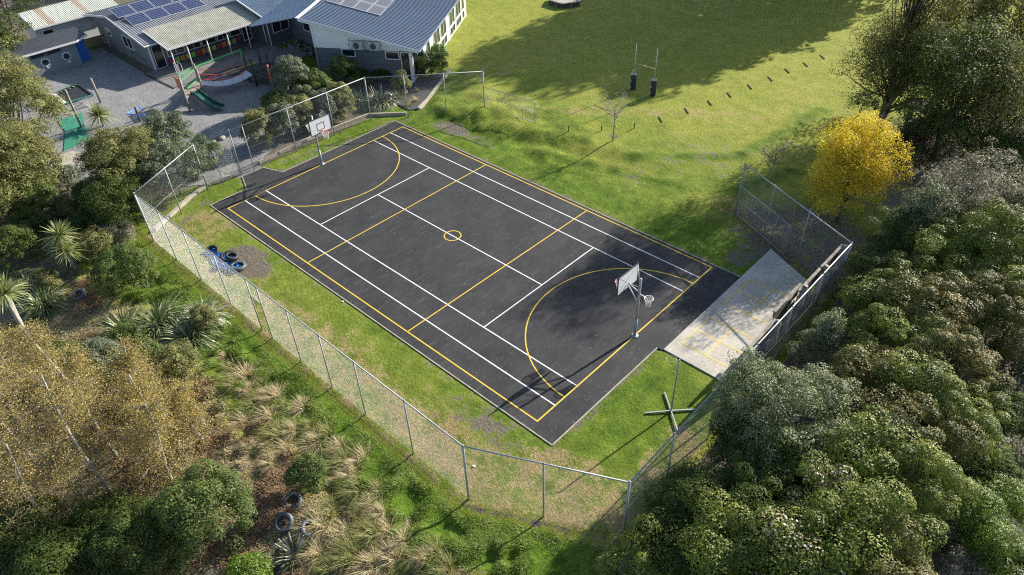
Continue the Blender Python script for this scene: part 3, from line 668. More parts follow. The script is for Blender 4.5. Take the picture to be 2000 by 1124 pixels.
# ------------------------------------------------------------------ basketball posts and netball post
def net(mb, c, r, drop=.42, n=10):
    for k in range(n):
        for s in (-1, 1):
            P = []
            for q in range(6):
                t = q / 5; a = 2 * pi * (k + s * q * .5) / n; rr = r * (1 - .52 * t ** .8 + .08 * max(0, t - .8) * 5); P.append((c[0] + rr * cos(a), c[1] + rr * sin(a), c[2] - drop * t))
            mb.tube(P, .011, 4)
def hoop_post(label, x, y, face, back, low_h=None):
    """face = +1: board looks towards +x, -1: towards -x"""
    root = thing('basketball_post', label, 'basketball hoop', (x, y, .02))
    f = face; PH = 3.32
    MB().tube([(0, 0, 0), (0, 0, PH)], .055, 12).tube([(0, 0, 0), (0, 0, .03)], .17, 16).tube([(0, 0, 0), (0, 0, 1.0)], .07, 12).build('pole', M_galv, root, True, True)
    arm = MB(); bx = f * (.62 if back and f < 0 else .8)
    arm.tube([(0, 0, 2.55), (bx * .97, 0, 2.75)], .035, 8).tube([(0, 0, 1.9), (bx * .95, 0, 2.65)], .032, 8)
    arm.tube([(0, 0, 2.8), (bx * .99, .66, 3.38)], .015, 8).tube([(0, 0, 2.8), (bx * .99, -.66, 3.38)], .015, 8)
    arm.build('bracket_arm', M_galv, root, True, True)
    z0, z1, wd = 2.5, 3.42, .72
    board = MB().box(min(bx, bx + f * .025), max(bx, bx + f * .025), -wd, wd, z0, z1).build('backboard', M_bwhite, root, False, True)
    fr = MB(); X = bx + f * .012
    for (ya, yb, za, zb) in ((-wd - .03, wd + .03, z1, z1 + .035), (-wd - .03, wd + .03, z0 - .035, z0), (-wd - .035, -wd, z0, z1), (wd, wd + .035, z0, z1)): fr.box(X - .022, X + .022, ya, yb, za, zb)
    fr.build('edge_frame', M_black, board, False, True)
    t = MB(); X = bx + f * .027
    for (ya, yb, za, zb) in ((-.27, .27, 3.08, 3.115), (-.27, .27, 2.66, 2.695), (-.27, -.235, 2.66, 3.115), (.235, .27, 2.66, 3.115)): t.box(X - .002, X + .002, ya, yb, za, zb)
    t.build('target_square', M_black, board, False, True)
    rc = (bx + f * .4, 0, 2.62); MB().ring(rc, .225, .011, 28, 6).box(min(bx, bx + f * .1), max(bx, bx + f * .18), -.06, .06, 2.57, 2.63).build('hoop', M_orange, root, True, True)
    nm = MB(); net(nm, rc, .22); nm.build('net', M_net, root, True, True)
    if back:
        rc = (-f * .5, 0.0, 2.5); MB().ring(rc, .2, .010, 28, 6).tube([(0, 0, 2.5), (-f * .38, 0, 2.45)], .025, 6).build('netball_ring', M_bwhite, root, True, True)
        nm = MB(); net(nm, rc, .195); nm.build('net', M_net, root, True, True)
    return root
hoop_post('near basketball post with its backboard seen from behind, on the lower goal line', 12.02, 0, -1, True)
hoop_post('far basketball post with black-edged backboard facing the court, by the bushes', -12.06, 0, 1, True)
r = thing('netball_post', 'portable netball post with a bare ring and cross-shaped base on the grass', 'netball post', (15.72, -2.7, tz(15.72, -2.7) + .02))
MB().tube([(0, 0, 0), (0, 0, 2.95)], .032, 10).build('pole', M_galv, r, True, True)
for a, b in (((15.01, -3.48), (16.42, -1.98)), ((14.98, -2.03), (16.5, -3.4))):
    for p in (a, b): MB().bar((0, 0, .05), (p[0] - 15.72, p[1] + 2.7, .04), .05, .05).build('base_leg', M_galv, r, False, True)
MB().ring((-.28, -.12, 2.92), .19, .008, 24, 6).tube([(0, 0, 2.92), (-.1, -.04, 2.92)], .015, 6).build('ring', M_galv, r, True, True)

# ------------------------------------------------------------------ rugby goal
p1, p2 = gt(1236, 175), gt(1275, 187); z = (tz(*p1) + tz(*p2)) / 2
r = thing('rugby_goal', 'small rugby goal with navy padded uprights in the tree shadow', 'rugby goal', (*p1, z))
dx, dy = p2[0] - p1[0], p2[1] - p1[1]
for (x, y) in ((0, 0), (dx, dy)):
    MB().tube([(x, y, 0), (x, y, 3.35)], [.03, .022], 8).build('upright', M_galv, r, True, True)
    pd = MB().box(x - .19, x + .19, y - .19, y + .19, 0.03, 1.15, .5).build('post_pad', M_navy, r, False, True, .04)
    MB().box(x - .192, x + .192, y - .192, y + .192, 1.151, 1.17, .5).build('pad_top', M_tube, pd, False, True)
    ch = MB()
    for zz, s in ((.25, 1), (.7, 1)):
        a = Vector((x + .02, y - .27, zz)); 
        ch.bar((x - .14, y - .262, zz + .12), (x - .02, y - .205, zz), .012, .05, (0, 1, 0)).bar((x - .02, y - .205, zz), (x - .14, y - .262, zz - .12), .012, .05, (0, 1, 0))
    ch.build('arrow_mark', M_bwhite, pd, False, True)
MB().tube([(0, 0, 1.95), (dx, dy, 1.95)], .016, 6).build('crossbar', M_galv, r, True, True)
MB().tube([(dx * .43, dy * .43, 1.95), (dx * .57, dy * .57, 1.95)], .03, 6).build('bar_tape', M_yelp, r, True, True)
MB().tube([(0, 0, 1.6), (-.3, -1.1, 0.02)], .006, 4).build('stay_rope', M_net, r, True, True)

# ------------------------------------------------------------------ wooden rebound wall
def wood_wall():
    r = thing('timber_wall', 'weathered plank rebound wall standing inside the fence beside the concrete pad', 'timber wall', (16.9, 1.2, 0)); rs = random.Random(4)
    L = [(1.3, 2.0), (3.55, 2.25), (5.8, 2.35), (8.0, 2.4)]
    ys = [.6, 2.9, 5.1, 7.3, 9.35]; tops = [1.85, 2.4, 2.2, 2.2, 2.2]
    for k, y in enumerate(ys):
        MB().tube([(17.12, y, -.1), (17.12, y, tops[max(0, k - 1)] + .12)], [.14, .12], 12).build('post', M_wood, r, True)
    for k in range(4):
        h = tops[k]; off = -.08 if k == 1 else 0
        y0, y1 = ys[k], ys[k + 1]; w = MB(); n = 9
        for q in range(n):
            z0 = .06 + (h - .1) * q / n; gap = rs.uniform(.02, .05); ya = y0 + rs.uniform(-.12, .1) * (q > 3); yb = y1 + rs.uniform(-.1, .12) * (q > 3)
            if rs.random() < .2 and q > 1: yb = y1 - rs.uniform(.4, 1.3)
            w.box(16.93 + off, 16.965 + off, ya, yb, z0, z0 + (h - .1) / n - gap)
        w.build('planks', M_dark_wood, r)
        MB().bar((16.95 + off, y0 - .1, h), (16.95 + off, y1 + .12, h + .02), .13, .07).build('cap_rail', M_wood, r)
    for y in (1.2, 4.0, 6.3, 8.4): MB().bar((17.05, y, .3), (17.05, y, 1.6), .09, .05).build('batten', M_wood, r)
    MB().box(16.86, 16.9, .55, .75, 0, 1.55).build('end_board', M_wood, r)
wood_wall()

# ------------------------------------------------------------------ tyres and blue tarp
def torus(mb, c, R, r, ry=None, axis=(0, 0, 1)):
    mb.ring(c, R, r, 30, 12, axis, None, ry)
def tyre(label, px, R, mat, tilt=(0, 0), group='old tyres lying in the dug pit', zc=0, hgt=.2, name='tyre'):
    x, y = px if isinstance(px[0], float) else gt(*px); g = tz(x, y); me = MB(); n = 32
    prof = [(R - .02, 0), (R, .06), (R, hgt - .06), (R - .03, hgt), (R - .13, hgt + .005), (R - .15, hgt - .03), (R - .06, hgt - .05), (R - .06, .05), (R - .15, .03), (R - .13, 0)]
    V = []; F = []; m = len(prof)
    for k in range(n):
        a = 2 * pi * k / n
        for rr, z in prof: V.append((rr * cos(a), rr * sin(a), z))
    for k in range(n):
        for q in range(m): F.append((k * m + q, ((k + 1) % n) * m + q, ((k + 1) % n) * m + (q + 1) % m, k * m + (q + 1) % m))
    me.add(V, F); o = me.build(name, mat, None, True); o.location = (x, y, g + .0 + zc); o.rotation_euler = (tilt[0], tilt[1], 0); tag(o, label, 'tyre', group)
tyre('tyre leaning at the upper left end of the blue tarp in the pit', (416, 492), .36, M_rub, (.25, .3))
tyre('large tyre under the others in the middle of the blue tarp', (448, 505), .46, M_rub, (.0, .1))
tyre('smaller tyre stacked on top of the large one in the pit', (455, 512), .34, M_rub, (-.25, .15), zc=.24)
tyre('grey-walled tyre at the lower end of the blue tarp', (466, 524), .40, M_tube, (-.1, .0))
tyre('tyre half buried near the spiky plant heads on the left', (140, 519), .36, M_tube, (.1, .1), 'tyres thrown down the bank')
tyre('tyre lying in grass left of the round bush above the flax', (158, 580), .36, M_tube, (.3, .1), 'tyres thrown down the bank')
tyre('inner tube half hidden next to the small round bush', (572, 978), .34, M_tube, (.1, .2), 'tyres thrown down the bank', .05)
tyre('inner tube standing tilted in dead bracken at the bottom', (559, 1026), .37, M_tube, (.45, .2), 'tyres thrown down the bank', .12)
tyre('inner tube beside the pale tussock at the bottom', (606, 1040), .34, M_tube, (-.2, .35), 'tyres thrown down the bank', .08)
rs = np.random.RandomState(3); n = 26
U, Vv = np.meshgrid(np.linspace(-1, 1, n), np.linspace(-1, 1, n)); cx, cy = gt(438, 512)
e = Vector((at(476, 532)[0] - at(410, 486)[0], at(476, 532)[1] - at(410, 486)[1])).normalized()
wv = .42 * (1 + .35 * np.sin(U * 4 + 1)); tx = cx + e.x * U * 1.45 - e.y * Vv * wv - e.x * .1; ty = cy + e.y * U * 1.45 + e.x * Vv * wv
zz = terr(tx.ravel(), ty.ravel()) + .05 + .10 * np.random.RandomState(1).rand(n * n) * (fbm(tx.ravel() * 3, ty.ravel() * 3, 3) > .4)
a = (np.arange(n - 1)[:, None] * n + np.arange(n - 1)[None, :]).ravel()
o = link('blue_tarp', np_mesh('tarp', np.stack([tx.ravel(), ty.ravel(), zz], 1), np.stack([a, a + 1, a + n + 1, a + n], 1), None, False), M_lblue); tag(o, 'crumpled bright blue plastic sheet spread under the tyres', 'tarpaulin')
so2 = o.modifiers.new('thickness', 'SOLIDIFY'); so2.thickness = .012
for k, (px, py, lb) in enumerate(((670, 590, 'scrap of white paper on the grass beside the court edge'), (926, 911, 'scrap of white plastic inside the bottom fence corner'))):
    x, y = gt(px, py); g = tz(x, y) + .03; tag(MB().slab([(x - .07, y - .03, g), (x + .01, y - .05, g + .02), (x + .07, y + .02, g), (x - .02, y + .05, g + .02)], .006).build('litter_scrap', M_bwhite), lb, 'litter')

# ================================================================== BUILDINGS
def pv_mat(name, base, line):
    m, n, b, o = new_mat(name); s = N(n, 'ShaderNodeSeparateXYZ'); n.links.new(N(n, 'ShaderNodeTexCoord').outputs['UV'], s.inputs[0])
    fx = math_(n, 'FRACT', math_(n, 'MULTIPLY', s.outputs['X'], 10)); fy = math_(n, 'FRACT', math_(n, 'MULTIPLY', s.outputs['Y'], 6))
    d = math_(n, 'MAXIMUM', ramp(n, fx, [(.0, (1, 1, 1)), (.09, (0, 0, 0))]), ramp(n, fy, [(.0, (1, 1, 1)), (.09, (0, 0, 0))]))
    n.links.new(mix(n, d, base, line), b.inputs['Base Color']); b.inputs['Roughness'].default_value = .22; b.inputs['Specular IOR Level'].default_value = .7
    return m
M_x = pv_mat('solar_cells_blue', (.012, .02, .075), (.45, .5, .62)); M_y = pv_mat('solar_cells_grey', (.085, .085, .10), (.4, .4, .42))
def panel(p00, pu, pv, mat, parent):
    """one solar module: corner, edge vectors; frame plus cells"""
    p00, pu, pv = Vector(p00), Vector(pu), Vector(pv); nrm = pu.cross(pv).normalized()
    if nrm.z < 0: nrm = -nrm
    g = .012; a = p00 + pu * g + pv * g; u = pu * (1 - 2 * g); v = pv * (1 - 2 * g)
    fr = MB(); P = [a, a + u, a + u + v, a + v]; fr.add([tuple(q) for q in P] + [tuple(q - nrm * .04) for q in P], [(0, 1, 2, 3), (7, 6, 5, 4), (0, 4, 5, 1), (1, 5, 6, 2), (2, 6, 7, 3), (3, 7, 4, 0)])
    f = fr.build('solar_panel', M_pvf, parent)
    k = .02; a2 = a + u * k + v * k * 1.6 + nrm * .004; u2 = u * (1 - 2 * k); v2 = v * (1 - 3.2 * k)
    c = MB().add([tuple(a2), tuple(a2 + u2), tuple(a2 + u2 + v2), tuple(a2 + v2)], [(0, 1, 2, 3)]).build('cells', mat, f)
    uv = c.data.uv_layers.new(name='UVMap')
    for i, q in enumerate(((0, 0), (1, 0), (1, 1), (0, 1))): uv.data[i].uv = q
def window(parent, o, u, w, h, n_mull=1, frame=M_trim, glass=M_glass, th=.06, fw_=.055, name='window'):
    """o: lower left corner on the wall face, u: unit vector along the wall, seen from outside; normal = u x z"""
    o, u = Vector(o), Vector(u).normalized(); nn = u.cross(Vector((0, 0, 1))); up = Vector((0, 0, 1)); mb = MB()
    def b(a0, a1, z0, z1, d0, d1, m=mb):
        V = [o + u * a + up * z + nn * d for z in (z0, z1) for d in (d0, d1) for a in (a0, a1)]
        m.add(V, [(0, 2, 3, 1), (4, 5, 7, 6), (0, 1, 5, 4), (1, 3, 7, 5), (3, 2, 6, 7), (2, 0, 4, 6)])
    b(0, w, 0, fw_, -.02, th); b(0, w, h - fw_, h, -.02, th); b(0, fw_, fw_, h - fw_, -.02, th); b(w - fw_, w, fw_, h - fw_, -.02, th)
    for k in range(1, n_mull): x = w * k / n_mull; b(x - fw_ / 2.4, x + fw_ / 2.4, fw_, h - fw_, -.02, th - .01)
    f = mb.build(name, frame, parent); g = MB(); b(fw_ * .8, w - fw_ * .8, fw_ * .8, h - fw_ * .8, .005, .018, g); g.build('pane', glass, f)
    return f
# --- classroom with veranda and solar panels (faces +x)
A = thing('classroom', 'long grey weatherboard classroom with blue solar panels and a mossy veranda roof', 'school building', (-35.3, .2, 0))
MB().box(-45.2, -35.3, .2, 16, -.1, 2.2).build('wall', M_wgrey, A)
MB().add([(-45.2, .2, 2.2), (-35.3, .2, 2.2), (-41.1, .2, 3.08), (-45.2, .2, 2.2), (-45.2, .28, 2.2), (-35.3, .28, 2.2), (-41.1, .28, 3.08)], [(0, 1, 2), (4, 6, 5), (0, 2, 6, 4), (1, 5, 6, 2)]).build('gable', M_wgrey, A)
zr = lambda x: 2.22 + (min(-34.9 - x, 6.2)) * .155 - max(0, -41.1 - x) * .18
add_sheet('roof', [(-34.9, -.15, 2.24), (-34.9, 16, 2.24), (-41.1, 16, 3.2), (-41.1, -.15, 3.2)], .2, .035, M_roofA2, A, 'wave')
V, F = sheet([(-46.6, 16, 2.22), (-46.6, -.15, 2.22), (-41.1, -.15, 3.2), (-41.1, 16, 3.2)], .2, .03, 'wave'); link('roof', np_mesh('roof', V, F), M_roofA, A)
for o_ in children(A):
    if o_.name.startswith('roof'): o_.matrix_parent_inverse = Matrix.Translation((35.3, -.2, 0))
MB().bar((-34.86, -.2, 2.2), (-41.1, -.2, 3.2), .04, .16, (0, 0, 1)).build('barge_board', M_trim, A)
MB().bar((-46.6, -.2, 2.2), (-41.1, -.2, 3.2), .04, .16, (0, 0, 1)).build('barge_board', M_trim, A)
MB().tube([(-34.82, -.2, 2.16), (-34.82, 16, 2.16)], .06, 8).build('gutter', M_trim, A)
MB().box(-35.28, -35.2, -.0 + .18, .3, 0, 2.2).build('corner_board', M_trim, A)
for row in range(2):
    x0, z0_ = (-38.2, 2.82) if row == 0 else (-39.75, 3.24)
    for k in range(4): panel((x0, (.75 if row == 0 else .35) + 1.62 * k, z0_), (0, 1.6, 0), (-1.5, 0, .40), M_x, A)
window(A, (-43.3, .2, 1.12), (1, 0, 0), .95, .65, 1); window(A, (-40.0, .2, .92), (1, 0, 0), 1.7, 1.0, 2)
window(A, (-35.3, .42, .03), (0, 1, 0), .85, 1.95, 1, name='door')
for y0, w_, n_ in ((1.55, 1.5, 2), (3.2, 1.3, 2), (4.6, 1.3, 1), (6.0, 1.1, 2), (7.2, 1.0, 1)): window(A, (-35.3, y0, .72), (0, 1, 0), w_, .72, n_)
window(A, (-35.3, 8.35, .05), (0, 1, 0), .8, 1.9, 1, name='door')
mu = MB().box(-35.3, -35.22, 1.45, 8.2, .06, .60).build('mural_band', plain('mural_blue', (.02, .07, .24), .5), A)
cols = [M_red, M_lime, M_orp, M_yelp, M_lime, M_red, M_orp, M_yelp, M_lime, M_red, M_orp, M_yelp, M_lime, M_red]
for k, m_ in enumerate(cols):
    y = 1.55 + k * .47; MB().box(-35.22, -35.2, y, y + .36, .12, .54).build('coloured_square', m_, mu)
MB().tube([(-38.9, .1, .1), (-38.9, .1, .85), (-36.4, .1, .6), (-36.4, .1, -.0)], .02, 6).build('handrail', M_black, A)
MB().box(-35.3, -35.24, 9.6, 10.0, .3, 1.9).build('notice_panel', M_yelp, A)
for y in (1.05, 2.4, 4.1, 5.9, 7.7, 9.25): MB().tube([(-33.05, y, 0), (-33.05, y, 2.1)], .045, 8).build('veranda_post', M_trim, A, True)
vr = add_sheet('veranda_roof', [(-33.0, .8, 2.16), (-33.0, 9.15, 2.16), (-36.75, 9.65, 2.78), (-36.75, .8, 2.78)], .13, .025, M_roofV, A, 'wave'); vr.matrix_parent_inverse = Matrix.Translation((35.3, -.2, 0))
MB().bar((-32.97, .78, 2.08), (-32.97, 9.15, 2.08), .06, .14).build('fascia', M_trim, A); MB().bar((-32.98, .78, 2.12), (-36.75, .78, 2.74), .05, .1).build('fascia', M_trim, A)
for y in (1.0, 1.3): MB().tube([(-32.6, y, 0), (-32.6, y, .9), (-33.2, y, .95), (-33.2, y, 0)], .02, 6).build('step_rail', M_trim, A)
# --- link block with steel blue roof
Cc = thing('link_block', 'slate grey link block with pale blue roof between the two classrooms', 'school building', (-32.5, 11.6, 0))
MB().prism([(-32.5, 9.4), (-32.5, 11.6), (-24.5, 11.6), (-24.5, 20), (-42, 20), (-42, 16.05), (-35.25, 16.05), (-35.25, 9.4)], -.1, 2.35).build('wall', M_wgreyB, Cc)
def poly_sheet(name, P, mat, t=.05): return MB().slab(P, t).build(name, mat, Cc)
def clip_sheet(name, quad, keep, pitch, mat):
    V, F = sheet(quad, pitch, .03, 'rib'); c = V[F].mean(1); me = np_mesh(name, V, F[[keep(p) for p in c]]); o = link(name, me, mat, Cc); o.matrix_parent_inverse = Matrix.Translation((32.5, -11.6, 0)); return o
add = clip_sheet
q = 46
for k in range(24):     # slope facing the yard, cut by the valley
    y0, y1 = 9.1 + k * .3, 9.4 + k * .3; xe = -32.15 - max(0, (y0 + y1) / 2 - 11.35)
    z0_ = 2.36 + (-32.15 - xe) * .19; V, F = sheet([(xe, y0, z0_), (xe, y1, z0_), (-37.5, y1, 2.36 + 5.35 * .19), (-37.5, y0, 2.36 + 5.35 * .19)], .3, .035); o = link('roof_strip', np_mesh('roof', V, F), M_roofC, None)
    if k == 0: VV, FF = V, F
    else: FF = np.concatenate([FF, F + len(VV)]); VV = np.concatenate([VV, V])
    bpy.data.objects.remove(o)
ro = link('roof', np_mesh('roof', VV, FF), M_roofC, Cc); ro.matrix_parent_inverse = Matrix.Translation((32.5, -11.6, 0))
for k in range(30):
    x0, x1 = -32.15 - 5.3 + k * .3 + .0, -32.15 - 5.0 + k * .3; ye = 11.3 + max(0, -32.15 - (x0 + x1) / 2); z0_ = 2.36 + (ye - 11.3) * .19
    V, F = sheet([(x0, ye, z0_), (x1, ye, z0_), (x1, 18, 2.36 + 6.7 * .19), (x0, 18, 2.36 + 6.7 * .19)], .3, .035)
    if k == 0: VV, FF = V, F
    else: FF = np.concatenate([FF, F + len(VV)]); VV = np.concatenate([VV, V])
ro = link('roof', np_mesh('roof', VV, FF), M_roofC, Cc); ro.matrix_parent_inverse = Matrix.Translation((32.5, -11.6, 0))
MB().tube([(-32.1, 9.0, 2.3), (-32.1, 11.3, 2.3)], .055, 8).tube([(-32.1, 11.3, 2.3), (-26.0, 11.25, 2.3)], .055, 8).build('gutter', M_trim, Cc)
MB().bar((-32.1, 9.07, 2.36), (-37.5, 9.07, 3.4), .05, .12).build('barge_board', M_trim, Cc)
MB().tube([(-32.35, 9.25, 0), (-32.35, 9.25, 2.3)], .045, 8).build('downpipe', M_trim, Cc)
window(Cc, (-32.5, 9.75, .95), (0, 1, 0), 1.65, 1.1, 2); window(Cc, (-30.5, 11.6, 1.15), (1, 0, 0), .95, .9, 1)
# --- big classroom with monopitch roof
th = R_(32)
B = thing('big_classroom', 'large classroom with blue-grey steel roof, white gable and glazed side wall', 'school building', (-23.55, 8.09, 0), th)
def bl(mb, name, mat, par=B, **k): return mb.build(name, mat, par, local=True, **k)
zt = lambda s: 4.62 - (s + .7) * .225
lo_ = MB().prism([(0, 0), (7.62, 0), (7.62, 1.6), (8.0, 1.6), (8.0, 15), (0, 15)], -.1, 2.38); wl = bl(lo_, 'lower_wall', M_wgreyB)
up_ = MB(); P = [(-.02, 2.384), (7.64, 2.384), (7.64, zt(7.64) - .12), (-.02, zt(-.02) - .12)]
up_.add([(s, -.02, z) for s, z in P] + [(s, 15, z) for s, z in P], [(0, 1, 2, 3), (7, 6, 5, 4), (1, 5, 6, 2), (0, 3, 7, 4)]); bl(up_, 'upper_wall', M_wwhite)
bl(MB().box(7.98, 8.06, 1.7, 15, -.05, 2.5), 'side_wall', M_wwhite)
bl(MB().box(-.05, .12, -.05, -.022, 0, 2.384), 'corner_board', plain('grey_trim', (.2, .22, .25), .5)); bl(MB().box(-.05, .12, -.05, -.022, 2.386, 4.3), 'corner_board', M_trim)
bl(MB().box(7.5, 7.68, -.06, -.022, 0, 2.6), 'corner_board', M_trim)
V, F = sheet([(8.37, -.4, zt(8.37)), (8.37, 15.5, zt(8.37)), (-.75, 15.5, zt(-.75)), (-.75, -.4, zt(-.75))], .245, .045); link('roof', np_mesh('roof', V, F), M_roofB, B)
V, F = sheet([(-5.2, 15.5, zt(-.75) - 1.0), (-5.2, -.1 + .3, zt(-.75) - 1.0), (-.8, .2, zt(-.75) - .03), (-.8, 15.5, zt(-.75) - .03)], .3, .035); link('roof', np_mesh('roof', V, F), M_roofC, B)
bl(MB().bar((8.37, -.42, zt(8.37) - .06), (-.75, -.42, zt(-.75) - .06), .04, .2), 'barge_board', M_trim)
bl(MB().bar((8.37, -.43, zt(8.37) + .035), (-.75, -.43, zt(-.75) + .035), .12, .03), 'barge_flashing', M_roofB)
bl(MB().bar((-.78, -.4, zt(-.75) + .04), (-.78, 15.5, zt(-.75) + .04), .3, .03), 'ridge_cap', M_trim)
bl(MB().tube([(8.42, -.4, zt(8.37) - .05), (8.42, 15.5, zt(8.37) - .05)], .06, 8), 'gutter', M_roofB)
def winB(o, u, w_, h_, n_, name='window', glass=M_glass):
    f = window(None, o, u, w_, h_, n_, glass=glass, name=name); f.parent = B; return f
winB((2.12, 0, 1.78), (1, 0, 0), 1.1, .6, 1); winB((5.6, 0, 1.72), (1, 0, 0), 1.1, .62, 1)
winB((6.78, 0, .02), (1, 0, 0), .72, 2.3, 1, 'door'); winB((7.62, .15, .1), (0, 1, 0), 1.2, 2.3, 1)
for t0, n_ in ((2.4, 1), (4.4, 2), (6.4, 2), (9.2, 2), (11.3, 2), (13.4, 1)):
    winB((8.06, t0, .9), (0, 1, 0), .85 * n_, 1.5, n_, glass=M_glassg); winB((8.06, t0, .12), (0, 1, 0), .85 * n_, .72, n_, glass=M_glass)
for s0 in (3.2, 4.52):
    u_ = bl(MB().box(s0, s0 + .8, -.36, -.06, 2.47, 3.1), 'heat_pump', M_trim)
    bl(MB().tube([(s0 + .32, -.375, 2.78), (s0 + .32, -.36, 2.78)], .24, 20), 'fan_grille', M_tube, u_)
    cg = MB()
    for a in (s0 - .2, s0 + 1.0):
        for z in (2.42, 3.22): cg.bar((a, -.02, z), (a, -.5, z), .025, .025)
        cg.bar((a, -.5, 2.42), (a, -.5, 3.22), .025, .025)
    for z in (2.42, 3.22): cg.bar((s0 - .2, -.5, z), (s0 + 1.0, -.5, z), .025, .025)
    for k in range(1, 12): a = s0 - .2 + k * .1; cg.bar((a, -.5, 2.42), (a, -.5, 3.22), .014, .014)
    bl(cg, 'pump_cage', M_tube)
wr = math.atan(.225)
e1, e2 = Vector((cos(th), sin(th), 0)), Vector((-sin(th), cos(th), 0)); o0 = Vector((-23.55, 8.09, 0))
# solar array on the big roof: a rectangle of modules skewed with the roof edge
bln = at(644, 16, 3.95); brn = at(740, 42, 3.35)
a0 = Vector((*bln, 0)) - o0; b0 = Vector((*brn, 0)) - o0; sa, ta, sb, tb = a0.dot(e1), a0.dot(e2), b0.dot(e1), b0.dot(e2)
for i in range(4):
    for j in range(3):
        s0 = sa + (sb - sa) * i / 4; s1 = sa + (sb - sa) * (i + 1) / 4; t0 = (ta + tb) / 2 + j * 1.75
        p = Vector((s0, t0, zt(s0) + .14)); panel(p, Vector((s1 - s0 - .02, 0, -(s1 - s0) * .225)), Vector((0, 1.7, 0)), M_y, None)
for o_ in list(COL.objects):
    if o_.name.startswith('solar_panel') and o_.parent is None: o_.parent = B
# --- sheds
Sd = thing('white_shed', 'white weatherboard shed with pale green corrugated roof and rusty sheets', 'shed', (-47.3, 0, 0))
MB().box(-49.6, -47.35, -4.1, 3.0, -.1, 2.0).build('wall', M_wshed, Sd)
ys = [-4.25, -3.0, -2.4, .2, .7, 3.2]; ms = [M_roofS, M_roofR, M_roofS, M_roofR, M_roofS]
for k in range(5):
    V, F = sheet([(-47.0, ys[k], 2.02), (-47.0, ys[k + 1], 2.02), (-49.9, ys[k + 1], 2.7), (-49.9, ys[k], 2.7)], .15, .03, 'wave'); o_ = link('roof_sheet', np_mesh('roof', V, F), ms[k], Sd); o_.matrix_parent_inverse = Matrix.Translation((47.3, 0, 0))
window(Sd, (-47.35, -3.6, 1.0), (0, 1, 0), .9, .6, 1)
MB().bar((-46.98, -4.25, 1.95), (-46.98, 3.2, 1.95), .05, .12).build('gutter', M_trim, Sd)
Bs = thing('blue_door_shed', 'low grey shed with bright blue door and two painted flowers', 'shed', (-41.5, -3.1, 0))
MB().prism([(-41.5, -7.6), (-41.5, -3.1), (-42.2, -3.1), (-42.2, -2.1), (-43.9, -2.1), (-43.9, -7.6)], -.1, 1.98).build('wall', M_bshed, Bs)
MB().slab([(-41.2, -7.9, 2.02), (-41.2, -2.9, 2.02), (-42.0, -1.8, 2.04), (-44.4, -1.8, 2.12), (-44.4, -7.9, 2.12)], .07).build('roof', M_rdark, Bs)
MB().bar((-41.16, -7.9, 1.94), (-41.16, -2.9, 1.94), .05, .14).bar((-41.16, -2.9, 1.94), (-41.98, -1.78, 1.96), .05, .14).build('fascia', M_trim, Bs)
d_ = MB().box(-42.2, -42.13, -3.02, -2.15, 0, 1.9).build('door', M_blue, Bs); MB().box(-42.13, -42.09, -2.95, -2.88, .95, 1.05).build('handle', M_black, d_)
MB().box(-42.1, -41.5, -3.1, -3.05, 0, 1.98).build('side_panel', M_blue, Bs)
window(Bs, (-41.5, -6.6, 1.45), (0, 1, 0), 1.1, .33, 1, M_tube); window(Bs, (-41.5, -5.4, 1.45), (0, 1, 0), 1.15, .33, 1, M_tube)
for y in (-5.7, -4.05):
    c_ = (-41.49, y, .98); mb = MB()
    for k in range(8): a = 2 * pi * k / 8; mb.tube([(-41.5, y + .27 * cos(a), .98 + .27 * sin(a)), (-41.47, y + .27 * cos(a), .98 + .27 * sin(a))], .1, 10)
    mb.box(-41.5, -41.475, y - .03, y + .03, .42, .7); mb.tube([(-41.5, y + .1, .5), (-41.47, y + .1, .5)], .09, 8)
    f_ = mb.build('painted_flower', plain('pale_blue_paint', (.5, .68, .74), .6), Bs); MB().tube([(-41.475, y, .98), (-41.45, y, .98)], .24, 20).build('flower_centre', M_rub, f_)
r = thing('picket_gate', 'small dark picket gate between white shed and classroom', 'gate', (-44.0, -.8, 0))
gp = MB()
for k in range(12): y = -1.95 + k * .17; gp.bar((-44.0 + k * .03, y, 0), (-44.0 + k * .03, y, 1.15), .035, .035)
gp.build('pickets', M_rub, r); MB().bar((-44, -2, .25), (-43.65, 0, .25), .04, .06).build('rail', M_rub, r); MB().bar((-44, -2, 1.05), (-43.65, 0, 1.05), .04, .06).build('rail', M_rub, r)

# ================================================================== PLAYGROUND
pg = thing('play_tower', 'playground tower with dark green slide, slat bridge and orange barrier', 'play equipment', (-27.1, -.5, 0))
P4 = [(-27.1, -1.25), (-25.95, -1.7), (-27.2, .2), (-28.4, .6)]
for (x, y), h in zip(P4, (2.2, 2.5, 2.25, 2.2)): MB().tube([(x, y, -.1), (x, y, h)], .075, 10).build('post', M_wood, pg, True)
MB().slab([(x, y, 1.0) for x, y in P4], .08).build('deck', M_wood, pg)
def barrier(a, b, z0, z1, mat, n=9, name='barrier'):
    mb = MB().bar((*a, z0), (*b, z0), .05, .05).bar((*a, z1), (*b, z1), .04, .04)
    for k in range(n + 1): t = k / n; x, y = a[0] + (b[0] - a[0]) * t, a[1] + (b[1] - a[1]) * t; mb.bar((x, y, z0), (x, y, z1), .13 if mat is M_ored else .02, .02)
    mb.build(name, mat, pg)
barrier((-28.15, -1.15), (-26.75, -1.35), 1.05, 1.9, M_ored, 9); barrier((-27.15, -1.2), P4[3], 1.05, 1.8, M_gpaint, 6)
sl_ = MB(); cs = [(-26.55, -.75, 1.02), (-26.1, -.66, .95), (-25.6, -.52, .62), (-25.1, -.38, .36), (-24.6, -.22, .24), (-24.2, -.08, .24)]
